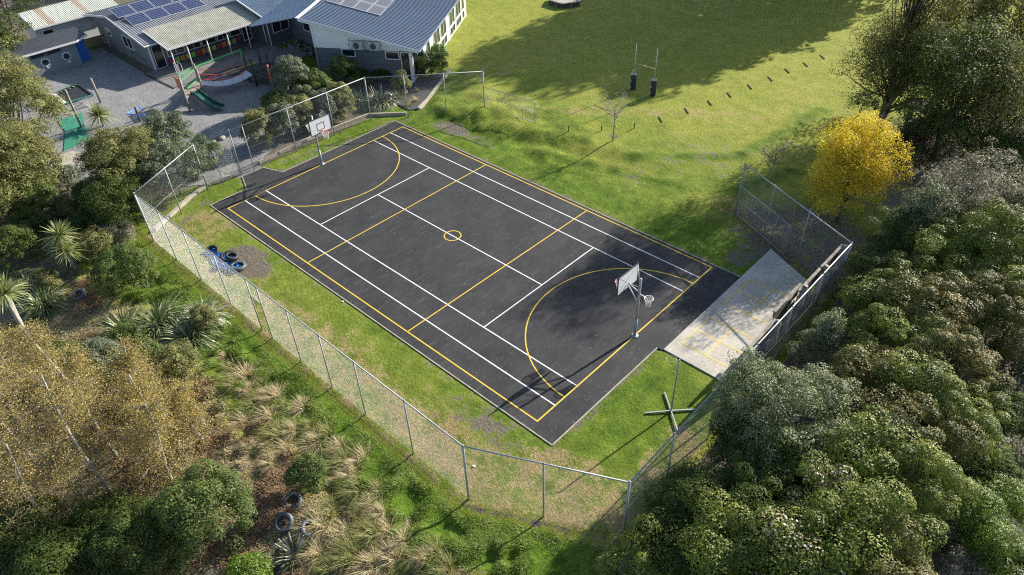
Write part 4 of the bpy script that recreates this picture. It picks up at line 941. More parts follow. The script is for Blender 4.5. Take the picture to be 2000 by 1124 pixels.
for k in range(5):
    a, b = Vector(cs[k]), Vector(cs[k + 1]); d = Vector((b.x - a.x, b.y - a.y, 0)).normalized(); n_ = Vector((-d.y, d.x, 0)) * .26
    sl_.add([a - n_, b - n_, b + n_, a + n_], [(0, 1, 2, 3)])
    for s in (-1, 1): sl_.add([a + n_ * s, b + n_ * s, b + n_ * s * 1.05 + Vector((0, 0, .17)), a + n_ * s * 1.05 + Vector((0, 0, .17)), a + n_ * s * 1.2 + Vector((0, 0, .17)), b + n_ * s * 1.2 + Vector((0, 0, .17)), a + n_ * s * 1.2 - Vector((0, 0, .08)), b + n_ * s * 1.2 - Vector((0, 0, .08))], [(0, 1, 2, 3), (3, 2, 5, 4), (4, 5, 7, 6)])
sl_.build('slide', M_green, pg)
A0, A1, B0, B1 = Vector((-27.3, .3, 1.0)), Vector((-28.3, .6, 1.0)), Vector((-25.95, 3.75, 1.0)), Vector((-27.1, 3.9, 1.0))
br = MB(); nb = 26
def cat_(a, b, t, sag): p = a.lerp(b, t); p.z -= sag * 4 * t * (1 - t); return p
for k in range(nb):
    t0, t1 = (k + .08) / nb, (k + .88) / nb; br.slab([cat_(A0, B0, t0, .42), cat_(A0, B0, t1, .42), cat_(A1, B1, t1, .42), cat_(A1, B1, t0, .42)], .035)
br.build('bridge_slats', M_pvf, pg)
for a, b in ((A0, B0), (A1, B1)):
    up1 = Vector((0, 0, .85))
    for dz in (.85, .45): mb = MB().tube([cat_(a + Vector((0, 0, dz)), b + Vector((0, 0, dz)), t / 10, .38) for t in range(11)], .022, 6); mb.build('rope_rail', M_red, pg, True)
    for t in (2, 4, 6, 8): p = cat_(a, b, t / 10, .42); MB().tube([p, p + Vector((0, 0, .85))], .014, 5).build('rope_drop', M_red, pg)
Q4 = [(-26.0, 3.9), (-27.2, 4.0), (-27.3, 5.3), (-26.1, 5.3)]
for (x, y) in Q4: MB().tube([(x, y, -.1), (x, y, 2.15)], .075, 10).build('post', M_dark_wood, pg, True)
MB().slab([(x, y, 1.05) for x, y in Q4], .08).build('deck', M_dark_wood, pg)
for k in range(5):
    y0 = 3.95 + k * .27; MB().tube([(-26.0, y0, 1.0 + .1 * (k % 2)), (-23.6, y0 + .25, .95)], .08, 8).build('log_rung', M_dark_wood, pg, True)
for (x, y, h, m_) in ((-23.4, 3.8, 2.4, M_red), (-23.6, 5.3, 1.9, M_dark_wood), (-24.6, 5.4, 1.9, M_dark_wood), (-25.4, 5.5, 1.9, M_dark_wood), (-22.3, 4.3, 1.8, M_wood), (-22.4, 5.4, 1.8, M_wood)): MB().tube([(x, y, -.1), (x, y, h)], .07, 10).build('post', m_, pg, True)
MB().slab([(-23.4, 3.9, 1.0), (-22.3, 4.3, 1.0), (-22.4, 5.4, 1.0), (-23.6, 5.3, 1.0)], .08).build('deck', M_dark_wood, pg)
barrier((-22.35, 4.35), (-22.4, 5.4), 1.1, 1.9, M_orp, 7)
MB().bar((-28.4, .2, 1.95), (-28.6, 4.6, 2.0), .08, .08).bar((-28.4, .2, 1.95), (-28.0, -.9, 1.9), .08, .08).build('glide_track', M_gpaint, pg)
MB().tube([(-28.6, 4.55, 0), (-28.6, 4.55, 2.0)], .05, 8).build('post', M_gpaint, pg, True)
tag(MB().slab([(-30.3, .9, .06), (-29.7, .9, .06), (-29.6, 4.6, .06), (-30.5, 4.6, .06)], .05).build('cream_mat', M_prock), 'cream safety mat strip along the patio edge', 'mat')
for lb, a, b, m_ in (('pink balance beam low beside the cream mat', (-29.3, .7), (-29.3, 2.9), M_pink), ('lime green balance beam beyond the pink one', (-29.3, 3.1), (-29.2, 6.0), M_lime)):
    r = thing('balance_beam', lb, 'balance beam', (*a, 0)); MB().bar((*a, .42), (*b, .42), .16, .07).build('beam', m_, r)
    for t in (.1, .9): x, y = a[0] + (b[0] - a[0]) * t, a[1] + (b[1] - a[1]) * t; MB().tube([(x, y, -.1), (x, y, .4)], .05, 8).build('leg', M_wood, r)
for lb, a, b, z, m_ in (('yellow plank ramp leaning beside the big classroom corner', (655, 124), (682, 101), .35, M_yelp), ('blue plank under the yellow ramp', (668, 125), (686, 112), .15, M_blue)):
    p, q2 = at(*a, .1), at(*b, z); r = thing('plank_ramp', lb, 'ramp', (*p, 0)); MB().bar((*p, .1), (*q2, z), .28, .05).build('plank', m_, r); MB().bar((*q2, 0), (*q2, z), .2, .05).build('leg', M_wood, r)
# swing frame posts with a hanging rope
def pole(label, foot, h, r_=.08, mat=M_wood, name='timber_pole'):
    o_ = MB().tube([(0, 0, -.1), (0, 0, h)], r_, 10).build(name, mat, None, True); o_.location = (*foot, tz(*foot)); return tag(o_, label, 'pole')
s1, s2 = at(160, 250), at(197, 201)
pole('leaning timber pole nearer the green mat', s1, 2.85); pole('timber pole with a rope tied to its top', s2, 1.95)
a, b = Vector((*s2, 1.9)), Vector((s2[0] - 1.2, s2[1] - 2.0, .3))
tag(MB().tube([a, a + Vector((-.1, .0, -.9)), Vector((-33.6, -5.6, .35)), Vector((-34.0, -6.2, .12)), Vector((-34.0, -7.1, .1))], .028, 6).build('rope', M_net, None, True), 'pale rope hanging from the timber pole over the trampoline frame', 'rope')
fb = at(274, 238)
r = thing('blue_play_frame', 'light blue triangular play frame on a short post in the gravel', 'play equipment', (*fb, 0))
MB().tube([(fb[0], fb[1], -.1), (fb[0], fb[1], 1.1)], .07, 8).build('post', M_dark_wood, r)
T3 = [(*at(x, y, .95), .95) for x, y in ((247, 223), (274, 209), (283, 227))]
MB().tube(T3 + [T3[0]], .05, 8).build('frame', M_skyb, r)
# sunken trampoline
r = thing('trampoline', 'sunken dark trampoline with white and green padded edges in the gravel', 'trampoline', (*at(145, 185), 0))
Q = [at(105, 186), at(128, 205), at(182, 188), at(152, 166)]
MB().slab([(*p, .04) for p in Q], .06).build('bed', M_rub, r)
for k, m_ in ((0, M_bwhite), (1, M_turf), (2, M_rub), (3, M_green)): MB().bar((*Q[k], .09), (*Q[(k + 1) % 4], .09), .28 if k == 0 else .14, .06).build('edge_pad', m_, r)
for k in range(6):
    t = (k + .5) / 6; x, y = Q[3][0] + (Q[0][0] - Q[3][0]) * t, Q[3][1] + (Q[0][1] - Q[3][1]) * t; MB().bar((x, y, .1), (x + .35, y + .1, .1), .08, .03).build('spring_cover', M_wood, r)
m1 = [at(112, 237), at(160, 221), at(166, 246), at(128, 258)]; m2 = [at(128, 260), at(166, 248), at(175, 272), at(125, 296)]
for P_, lb in ((m1, 'faded green rubber mat, upper of the two by the timber pole'), (m2, 'faded green rubber mat, lower of the two beside the round tree')): tag(MB().slab([(*p, .05) for p in P_], .05).build('rubber_mat', M_turf), lb, 'mat')
tag(MB().slab([(*at(62, 322), .03), (*at(140, 296), .03), (*at(172, 300), .03), (*at(175, 330), .03)], .1).build('pale_slab', M_prock), 'pale concrete slab half hidden between the left trees', 'slab')
# rock bed against the link block
rs_ = random.Random(8)
for k in range(46):
    t, u_ = rs_.random(), rs_.random(); ax_, ay_ = -32.0 + 4.3 * t, 10.2 + 1.2 * u_ - .55 * t * 1.2; s = rs_.uniform(.1, .24)
    me = bpy.data.meshes.new('rock'); import bmesh
    bm = bmesh.new(); bmesh.ops.create_icosphere(bm, subdivisions=1, radius=s)
    for v in bm.verts: v.co = Vector((v.co.x * rs_.uniform(.8, 1.3), v.co.y * rs_.uniform(.8, 1.2), v.co.z * rs_.uniform(.5, .9)))
    bm.to_mesh(me); bm.free(); o_ = link('rock', me, M_rock); o_.location = (ax_, ay_, .08 + s * .3); tag(o_, 'rough grey rock in the bed below the link block window', 'rock', 'rocks heaped in the bed by the link block')
for px, py, s, lb in ((435, 272, .22, 'pale boulder beside the timber edging at the gate'), (418, 278, .14, 'small grey boulder left of the pale one at the gate'), (425, 271, .16, 'dark boulder behind the pale one at the gate')):
    x, y = at(px, py); bm = bmesh.new(); bmesh.ops.create_icosphere(bm, subdivisions=2, radius=s); me = bpy.data.meshes.new('boulder')
    for v in bm.verts: v.co *= rs_.uniform(.85, 1.15); v.co.z *= .7
    bm.to_mesh(me); bm.free(); o_ = link('boulder', me, M_prock if 'dark' not in lb else M_rock); o_.location = (x, y, s * .4); tag(o_, lb, 'boulder')
# field: row of short sleepers, stakes, raised bed
for k, (px, py) in enumerate(((1290, 234), (1341, 217), (1386, 202), (1424, 186), (1464, 170), (1504, 155), (1537, 139), (1573, 127), (1606, 112))):
    x, y = gt(px, py); z = tz(x, y); d = Vector((.78, -.62, 0)) * .38
    o_ = MB().bar((-d.x, -d.y, .03), (d.x, d.y, .02), .06, .06).build('timber_sleeper', M_dark_wood); o_.location = (x, y, z)
    tag(o_, 'short dark timber sleeper set in the dry line across the field', 'sleeper', 'row of short sleepers across the field')
for px, py, lb in ((1110, 257, 'dark stake left of the bare sapling, nearest the wire panel'), (1174, 256, 'dark stake just left of the bare sapling'), (1238, 251, 'slanting stake right of the bare sapling')):
    x, y = gt(px, py); o_ = MB().tube([(0, 0, -.1), (.03, .02, .42)], .035, 6).build('stake', M_dark_wood); o_.location = (x, y, tz(x, y)); tag(o_, lb, 'stake')
x, y = gt(1105, 6); r = thing('sandpit', 'raised timber sandpit at the top edge of the field', 'sandpit', (x, y, tz(x, y)))
for k in range(6):
    a, b = 2 * pi * k / 6, 2 * pi * (k + 1) / 6; R1 = 1.6; MB().bar((R1 * cos(a), R1 * sin(a), .2), (R1 * cos(b), R1 * sin(b), .2), .12, .45).build('side_board', M_dark_wood, r, local=True)
    MB().bar((R1 * cos(a), R1 * sin(a), .44), (R1 * cos(b), R1 * sin(b), .44), .25, .05).build('seat_board', M_wood, r, local=True)
MB().tube([(0, 0, -.1), (0, 0, .25)], 1.45, 24).build('sand', M_prock, r, local=True)
# stone table-like shelter under the big trees
x, y = gt(1785, 262); r = thing('garden_shelter', 'small grey flat-roofed shelter in deep shade under the big trees', 'shelter', (x, y, tz(x, y)))
MB().slab([(1.1 * cos(a) , .9 * sin(a), 2.0 + .12 * cos(a * 3)) for a in [k * pi / 5 for k in range(10)]], .12).build('roof', M_rock, r, local=True)
for a, b in ((.6, .4), (-.6, .4), (.6, -.4), (-.6, -.4)): MB().tube([(a, b, -.1), (a, b, 1.95)], .09, 8).build('post', M_wood, r, local=True)
MB().box(-.55, .55, -.4, .4, .0, .8).build('base', M_rock, r, local=True)

# ================================================================== TREES AND PLANTS
def crown_at(px, py, z): return at(px, py, z)
# ---- hedge of rounded glossy shrubs on the right. (px, py, height of crown centre, radius x/y, radius z, material, seed)
HEDGE = [
 (1760, 600, 2.0, 1.5, 1.6, 'v', 'dark glossy shrub in the hedge, in a line with the concrete pad'), (1850, 540, 2.6, 1.9, 1.9, 'v', ''), (1945, 520, 3.2, 2.0, 2.1, 'v', ''),
 (1690, 545, 1.6, 1.5, 1.5, 'd', ''), (1730, 480, 2.0, 1.6, 2.0, 'd', ''), (1820, 640, 2.6, 1.9, 1.9, 'r', ''), (1930, 630, 3.0, 2.0, 2.0, 'r', ''), (1740, 690, 2.2, 1.6, 1.7, 'v', ''),
 (1700, 625, 1.5, 1.3, 1.4, 'v', ''), (1840, 740, 2.8, 1.8, 2.0, 'r', ''), (1770, 790, 2.6, 1.6, 1.9, 'v', ''), (1690, 770, 2.2, 1.4, 1.6, 'r', ''), (1860, 840, 3.0, 1.6, 2.0, 'v', ''),
 (1780, 880, 3.0, 1.5, 1.9, 'r', ''), (1690, 930, 2.9, 1.5, 1.9, 'v', ''), (1770, 970, 3.1, 1.5, 2.0, 'v', ''), (1700, 1040, 3.1, 1.5, 2.0, 'v', ''), (1620, 1090, 3.0, 1.5, 1.9, 'v', ''),
 (1600, 1000, 2.7, 1.4, 1.7, 'f', ''), (1520, 1050, 2.4, 1.4, 1.6, 'd', ''), (1420, 1090, 2.0, 1.4, 1.4, 'v', ''), (1480, 960, 2.0, 1.4, 1.5, 'd', ''), (1390, 1000, 1.5, 1.3, 1.2, 'd', ''),
 (1320, 1080, 1.2, 1.3, 1.1, 'd', ''), (1250, 1120, .8, 1.1, .9, 'v', ''), (1550, 930, 2.2, 1.2, 1.5, 'd', ''), (1540, 1120, 2.6, 1.4, 1.6, 'f', ''), (1340, 960, .9, .9, .8, 'd', ''), (1440, 860, 1.2, 1.0, 1.1, 'd', ''),
 (1990, 600, 3.0, 1.8, 2.0, 'v', ''), (1890, 480, 2.6, 1.8, 1.8, 'v', ''), (1660, 850, 2.3, 1.3, 1.5, 'r', ''), (1300, 1010, .7, .9, .7, 'd', ''), (1990, 470, 3.0, 2.0, 2.0, 'd', ''), (1700, 1110, 3.0, 1.4, 1.8, 'r', ''),
]
hm = {'v': (F_vib, 'glossy green rounded shrub in the dense hedge beyond the pad fence'), 'd': (F_dark, 'dark green shaded shrub in the hedge close to the fence'),
      'r': (F_vibr, 'bronze-tipped rounded shrub in the dense hedge beyond the pad fence'), 'f': (F_vib, 'shrub with dried pinkish flower heads at the bottom of the hedge')}
for k, (px, py, zc, rr, rz_, kind, _) in enumerate(HEDGE):
    x, y = at(px, py, zc * .9); x = max(x, 18.2 + rr * .55) if y > -8.5 else x; m_, lb = hm[kind]; v = k % 3
    extra = (F_flower, 26, .085) if kind == 'f' else ((F_flower, 3, .05) if kind == 'r' and v == 1 else None)
    o_ = plant('hedge_shrub', lb, 'shrub', x, y, zc, (rr, rr, rz_), m_, 100 + k, nclump=int(30 + 15 * rr * rr), cr=[.34, .42, .5][k % 3], per=330, leaf=[.066, .076, .088][(k * 7) % 3], asp=.55, shell=.86, up=.35, tight=1, trunk=False, group='hedge shrubs behind the concrete pad fence', extra=extra, uneven=.22)
    # skirt to the ground: stems
    mb = MB(); rs = np.random.RandomState(k)
    for q in range(5): a = rs.rand() * 6.28; mb.tube([(.15 * cos(a), .15 * sin(a), -.9), (.5 * rr * cos(a), .5 * rr * sin(a), zc)], [.05, .02], 5)
    mb.build('stems', M_bark, o_, local=True)
# ---- singular shrubs and trees
def tree(name, label, px, py, z, rad, mat, seed, cat='tree', **kw):
    x, y = at(px, py, z); return plant(name, label, cat, x, y, z, rad, mat, seed, **kw)
tree('silver_shrub', 'large silver-green shrub spilling against the fence by the netball post', 1555, 830, 2.6, (2.0, 2.3, 1.9), F_silver, 11, 'shrub', nclump=170, cr=.36, per=170, leaf=.075, asp=.55, shell=.8, bark=M_palebark)
tree('silver_shrub', 'silver-green shrub hanging over the fence rail at the pad corner', 1462, 775, 2.6, (1.15, 1.4, 1.9), F_silver, 19, 'shrub', nclump=95, cr=.33, per=160, leaf=.07, bark=M_palebark)
tree('silver_shrub', 'silver-green shrub tucked into the hedge right of the big silver one', 1740, 880 - 20, 3.2, (1.0, 1.0, 1.3), F_silver, 12, 'shrub', nclump=60, cr=.34, per=150, leaf=.075, bark=M_palebark)
tree('silver_shrub', 'silver-green shrub below the big silver one, above the flowering shrubs', 1640, 900, 3.0, (1.1, 1.1, 1.3), F_silver, 17, 'shrub', nclump=66, cr=.34, per=150, leaf=.075, bark=M_palebark)
tree('conical_shrub', 'pointed silver-green shrub just behind the timber wall', 1608, 675, 1.5, (1.15, 1.15, 1.75), F_silver, 13, 'shrub', nclump=120, cr=.27, per=150, leaf=.07, cone=.6, bark=M_palebark)
tree('climber_shrub', 'tall grey-green shrub leaning against the feathery bronze one', 1795, 450, 2.6, (1.5, 1.6, 2.7), F_silver, 14, 'shrub', nclump=140, cr=.38, per=150, leaf=.085, cone=.3)
tree('feathery_tree', 'dusty bronze feathery tree with pale leaf flecks right of the yellow tree', 1910, 400, 3.4, (2.9, 2.9, 2.6), F_bronze, 15, nclump=260, cr=.42, per=85, leaf=.085, asp=.5, shell=.6, bark=M_palebark, inner=.3)
tree('golden_tree', 'golden yellow autumn tree behind the far end of the fence', 1660, 348, 2.75, (1.95, 1.85, 2.9), F_yellow, 77, nclump=190, cr=.54, per=220, leaf=.10, asp=.5, shell=.72, drip=.4, uneven=.42, ntips=26, inner=.25)
# upper right group
tree('weeping_tree', 'broad feathery brown-green tree leaning over the field edge at upper right', 1758, 140, 4.2, (3.5, 3.5, 3.9), F_willow, 21, nclump=300, cr=.75, per=140, leaf=.14, asp=.35, shell=.5, drip=.6, inner=.4, ntips=60, tr=.2, bark=M_twig)
tree('weeping_tree', 'tall dark brown-green tree filling the top right corner', 1940, 60, 5.2, (4.6, 4.6, 4.6), F_willow, 22, nclump=260, cr=.95, per=140, leaf=.19, asp=.4, shell=.6, drip=.6, tr=.32)
tree('weeping_tree', 'brown-green drooping tree at the right edge above the bronze one', 1950, 220, 4.2, (3.8, 3.6, 3.5), F_willow, 23, nclump=240, cr=.8, per=130, leaf=.16, asp=.4, shell=.6, drip=.5, tr=.25)
x0_, y0_ = 12.4, 26.6
plant('weeping_tree', 'tallest feathery tree, its crown leaving the top of the photo', 'tree', x0_, y0_, 9.4, (2.7, 2.7, 4.2), F_willow, 28, nclump=190, cr=.8, per=110, leaf=.15, asp=.4, shell=.6, drip=.5, tr=.15, ntips=50, bark=M_bark)
tree('dark_evergreen', 'dark evergreen tree between the drooping trees, behind the shelter', 1870, 190, 4.6, (3.2, 3.4, 3.8), F_dark, 24, nclump=150, cr=.75, per=140, leaf=.15, asp=.45)
tree('dark_evergreen', 'low dark evergreen at the right edge behind the bronze feathery tree', 1985, 330, 2.6, (2.4, 2.4, 2.4), F_dark, 25, nclump=110, cr=.6, per=140, leaf=.13, asp=.45)
tree('dark_evergreen', 'dark evergreen shrub mass under the drooping trees', 1830, 290, 2.2, (2.2, 2.0, 1.9), F_dark, 29, nclump=90, cr=.6, per=120, leaf=.13, asp=.45)
tree('red_shrub', 'dark red-leaved shrub in shade right of the golden tree', 1775, 300, 1.7, (1.5, 1.5, 1.5), F_red, 26, 'shrub', nclump=70, cr=.45, per=90, leaf=.1)
tree('dark_shrub', 'small dark shrub at the field edge above the golden tree', 1685, 205, .8, (.9, .6, .7), F_dark, 27, 'shrub', nclump=26, cr=.35, per=90, leaf=.1)
# shade trees past the top of the frame: they throw the long shadow over the field
for k, (x, y, z, r_) in enumerate(((-9.5, 54, 19.5, 3.6), (-4.0, 52, 18, 3.8), (1.2, 53, 16.5, 3.6), (-7.5, 60, 19, 4.2), (2, 61, 15, 3.8), (-1, 57, 17, 4), (-11, 62, 17, 3.6))):
    plant('tall_field_tree', 'tall dark tree standing beyond the top edge of the field', 'tree', x, y, z * .55, (r_, r_ * .9, z * .45), F_dark, 40 + k, nclump=230, cr=1.15, per=60, leaf=.48, asp=.6, shell=.6, tr=.4, group='tall trees beyond the field')
# ---- left side trees
tree('olive_tree', 'big yellowish olive tree at the left edge beside the blue-door shed', 15, 215, 3.2, (2.6, 3.1, 3.1), F_olive, 51, nclump=250, cr=.62, per=200, leaf=.13, asp=.42, uneven=.25, shell=.78)
tree('olive_tree', 'olive tree below the big one on the left edge beside the green mats', 28, 325, 2.3, (2.2, 2.2, 2.2), F_olive, 52, nclump=170, cr=.5, per=200, leaf=.12, asp=.42, shell=.78)
tree('olive_tree', 'olive tree at the left edge nearest the spiky plants', -20, 330, 3.0, (2.6, 2.4, 2.6), F_olive, 53, nclump=150, cr=.5, per=190, leaf=.12, asp=.42, shell=.78)
tree('round_tree', 'rounded olive-green tree next to the green mats', 243, 330, 2.3, (1.75, 2.0, 2.15), F_olive, 54, nclump=160, cr=.44, per=210, leaf=.10, shell=.78, asp=.5)
tree('round_tree', 'greyish green tree right of the rounded olive one, by the gravel', 326, 280, 2.1, (1.6, 1.7, 1.8), F_grey, 55, nclump=120, cr=.4, per=180, leaf=.095, asp=.5, shell=.75)
tree('round_tree', 'lower grey-green tree pressed against the left fence corner', 335, 335, 1.6, (1.6, 2.2, 1.6), F_grey, 56, nclump=130, cr=.38, per=190, leaf=.095, shell=.78, asp=.5)
tree('round_tree', 'dark tree in front of the fence corner on the left', 235, 400, 1.5, (1.8, 1.5, 1.6), F_dark, 57, nclump=90, cr=.4, per=120, leaf=.09)
tree('dark_evergreen', 'dark evergreen behind the white shed at the top left corner', -5, -10, 3.0, (4.0, 4.0, 3.4), F_dark, 58, nclump=130, cr=.9, per=110, leaf=.2)
tree('dark_evergreen', 'dark evergreen behind the roofs at the top edge', 250, -95, 3.0, (4.0, 3.6, 3.2), F_dark, 59, nclump=110, cr=.9, per=110, leaf=.2)
tree('dark_evergreen', 'dark evergreen at the left edge above the olive tree', -20, 85, 2.2, (2.6, 2.4, 2.4), F_dark, 60, nclump=110, cr=.8, per=110, leaf=.18)
SH = [
 (60, 360, 1.1, (1.5, 1.3, 1.2), F_olive, 'olive shrub filling in under the left edge trees'), (185, 385, .9, (1.2, 1.0, 1.0), F_dark, 'dark shrub between the round tree and the left trees'), (10, 410, 1.0, (1.4, 1.2, 1.1), F_olive, 'olive shrub at the left edge under the trees'), (210, 430, .8, (1.1, .9, .8), F_dark, 'dark shrub left of the fence corner'),
 (280, 380, .9, (1.1, 1.0, 1.1), F_olive, 'olive shrub touching the outside of the left fence corner'), (130, 350, .7, (.8, .8, .7), F_grey, 'grey-green shrub behind the small cabbage tree'), (250, 355, 1.6, (1.5, 1.3, 1.4), F_olive, 'rounded olive lobe below the round olive-green tree'),
  # px, py, z, rad, mat, label
 (398, 305, .8, (.85, .85, .95), F_mid, 'round bright shrub left of the wire gate'), (505, 255, 1.0, (.85, .8, 1.15), F_olive, 'first upright shrub right of the gate in the bed behind the fence'),
 (550, 240, 1.0, (.8, .8, 1.15), F_grey, 'second upright shrub from the gate in the bed behind the fence'), (588, 226, .95, (.75, .75, 1.1), F_olive, 'third upright shrub from the gate behind the far hoop'),
 (635, 210, .9, (1.0, .7, .95), F_grey, 'shrub directly behind the far backboard'), (664, 203, .9, (.7, .7, 1.15), F_olive, 'narrow upright shrub right of the far backboard'),
 (540, 207, .8, (.95, .8, .8), F_mid, 'mid green shrub behind the upright row near the slide'), (572, 160, 1.7, (1.15, 1.1, 1.5), F_grey, 'grey-green conifer-like shrub beside the orange barrier'),
 (615, 172, 1.0, (1.1, .9, .95), F_mid, 'low green shrub right of the grey conifer-like one'), (671, 143, 1.1, (.95, .9, 1.0), F_mid, 'round leafy shrub in front of the slate wall'),
 (642, 160, .7, (.7, .7, .6), F_bright, 'small bright shrub beside the round leafy one'), (783, 168, .8, (.45, .45, .8), F_olive, 'slim shrub at the right end of the flax bed'),
 (841, 128, .75, (1.05, .95, .85), F_mid, 'clipped round shrub by the big classroom corner'), (852, 106, .6, (.7, .7, .6), F_bright, 'small shrub behind the clipped round one'),
 (700, 150, .35, (1.2, .5, .35), F_dark, 'low dark plants at the foot of the slate wall'), (745, 146, .35, (.9, .4, .35), F_dark, 'low dark plants under the heat pumps'),
 (605, 240, .5, (.55, .5, .6), F_mid, 'small shrub left of the far hoop pole'), (658, 225, .45, (.45, .45, .5), F_olive, 'small shrub below the narrow upright one'),
 (240, 525, 1.0, (1.35, 1.35, 1.25), F_mid, 'large round shrub on the grass outside the left fence'), (600, 925, .75, (.6, .6, .7), F_mid, 'small clipped round shrub above the inner tubes'),
 (395, 985, 1.3, (1.45, 1.45, 1.45), F_mid, 'big round green shrub left of the inner tubes'), (265, 1040, 1.1, (1.6, 1.4, 1.2), F_dark, 'dark green shrub left of the big round one'),
 (180, 1010, .8, (1.3, 1.2, .9), F_dark, 'dark low shrub under the birches at the bottom'), (478, 1112, .5, (.75, .6, .55), F_bright, 'bright yellow-green shrub at the bottom edge'),
 (90, 1090, .8, (1.8, 1.4, 1.0), F_dark, 'dark shaded shrub in the bottom left corner'), (20, 1020, .8, (1.5, 1.4, 1.0), F_dark, 'dark shrub at the left edge under the birches'),
 (250, 655, .5, (.75, .6, .6), F_mid, 'small shrub below the wide flax clump'), (285, 690, .6, (.6, .6, .65), F_mid, 'small shrub in front of the flax, beside the grey twiggy one'),
 (340, 710, .7, (.9, .8, .8), F_olive, 'olive shrub above the bracken near the straw tussocks'), (300, 745, .6, (.9, .8, .7), F_olive, 'low olive shrub among the birch crowns'),
 (190, 700, .9, (1.1, 1.0, 1.0), F_grey, 'grey twiggy shrub left of the small green ones'), (120, 690, .6, (.9, .8, .7), F_mid, 'low green shrub under the leaning spiky tree'),
 (395, 625, .6, (.55, .5, .6), F_olive, 'small shrub growing through the right end of the flax'), (190, 480, .6, (1.0, .8, .7), F_olive, 'low olive shrub between the spiky head and the round shrub'),
 (230, 458, .5, (1.1, .7, .5), F_bronze, 'low brownish shrub below the left fence corner'), (165, 440, .5, (.8, .7, .6), F_dark, 'low dark shrub right of the pale spiky head'),
 (75, 395, 1.0, (1.2, 1.0, 1.1), F_mid, 'green shrub below the olive trees at left'), (30, 480, 1.0, (1.3, 1.1, 1.1), F_dark, 'dark shrub at the left edge level with the pale spiky head'),
 (60, 440, .8, (1.1, 1.0, .9), F_dark, 'dark shrub left of the pale spiky head'), (130, 410, .5, (.7, .6, .5), F_olive, 'low olive shrub above the pale spiky head'), (85, 540, .5, (.6, .5, .5), F_olive, 'small pale shrub above the left flax clump'),
 (1905, 985, 1.6, (1.0, 1.0, 1.3), F_bright, 'bright green fine-leaved shrub at the lower right, right of the hedge'), (1975, 965, 1.6, (1.0, 1.0, 1.1), F_bright, 'bright green shrub at the right edge near the bottom'),
 (1940, 1050, 1.6, (1.0, 1.0, 1.2), F_bright, 'bright green shrub between the two grey mounds'), (1848, 1028, 1.2, (.55, .55, .8), F_bronze, 'grey twiggy mound right of the hedge bottom'),
 (1890, 1085, 1.4, (.6, .6, .8), F_bronze, 'pinkish grey twiggy mound at the bottom right'), (1985, 880, 1.4, (.7, .8, .9), F_bronze, 'grey twiggy mound at the right edge'),
 (1800, 1105, 1.2, (.6, .6, .6), F_bronze, 'low grey mound at the bottom edge right of the hedge'), (1930, 900, 1.4, (1.2, 1.2, 1.2), F_dark, 'dark green shrub in shade right of the hedge'),
 (1950, 800, 1.5, (1.4, 1.4, 1.3), F_dark, 'dark shrub at the right edge beside the hedge'), (1990, 710, 1.8, (1.3, 1.3, 1.3), F_grey, 'grey-green shrub at the right edge by the spiky plant'), (1990, 1100, 1.4, (1.0, 1.0, 1.0), F_mid, 'mid green shrub in the bottom right corner'),
]
for k, (px, py, z, rad, m_, lb) in enumerate(SH):
    r_ = max(rad); bz = m_ is F_bronze; lf = .065 + .012 * r_ if px < 1800 else .08
    bed = px < 900 and py < 320
    if bed: lf = .09; rad = tuple(v * 1.15 for v in rad); z = z * 1.1
    tree('shrub', lb, px, py, z, rad, m_, 200 + k, 'shrub', nclump=int(26 + 42 * r_ * r_), cr=.20 + .1 * r_, per=170, leaf=lf, asp=.3 if bz or 'fine' in lb or (px > 1800 and m_ is F_bright) else .55, shell=.88, uneven=.10, trunk=r_ > .6, tight=0 if bz else 1)
# ---- birches
def birch(label, foot, height, lean, seed, spread=1.6, nl=11000):
    x, y = foot; rs = np.random.RandomState(seed); g = tz(x, y); root = thing('birch_tree', label, 'tree', (x, y, g))
    tr = MB(); top = Vector((lean[0], lean[1], height)); P = [Vector((0, 0, -.2)).lerp(top, q) + Vector((sin(q * 5 + seed) * .12, cos(q * 4 + seed) * .12, 0)) for q in np.linspace(0, 1, 9)]
    tr.tube(P, [.08 * (1 - .8 * q) + .008 for q in np.linspace(0, 1, 9)], 7); tr.build('trunk', M_birch, root, True, True)
    tw = MB(); tips = []
    for k in range(46):
        q = .16 + .82 * k / 46; i = int(q * 8); p = P[i].lerp(P[min(i + 1, 8)], q * 8 - i); a = rs.rand() * 6.28; L = spread * (1.15 - .75 * q) * (.6 + .6 * rs.rand())
        d = Vector((cos(a), sin(a), .7)).normalized() * L; m = p + d * .55 + Vector((0, 0, .1)); e = p + d + Vector((0, 0, -.15 * L)); tw.tube([p, m, e], [.022, .013, .004], 4, caps=False); tips.append((p, m, e))
        for j in range(10):
            s = p.lerp(e, .3 + .7 * rs.rand()); dd = Vector((rs.randn(), rs.randn(), rs.randn() * .4 + .1)).normalized() * L * .45; f = s + dd + Vector((0, 0, -.12)); tw.tube([s, s + dd * .6, f], [.007, .005, .003], 3, caps=False); tips.append((s, s + dd * .6, f))
    tw.build('branches', M_twig, root, False, True)
    T = np.array([[list(v) for v in t] for t in tips]); idx = rs.randint(0, len(T), nl); u_ = rs.rand(nl, 1); C = T[idx, 1] * (1 - u_) + T[idx, 2] * u_ + rs.randn(nl, 3) * .12
    V, F = leaf_quads(rs, C, rs.randn(nl, 3) + [0, 0, .5], .052, .7); link('crown', np_mesh('leaves', V, F, np.repeat(np.clip(.42 + rs.randn(nl) * .28, 0, 1), 4)), F_birch, root); return root
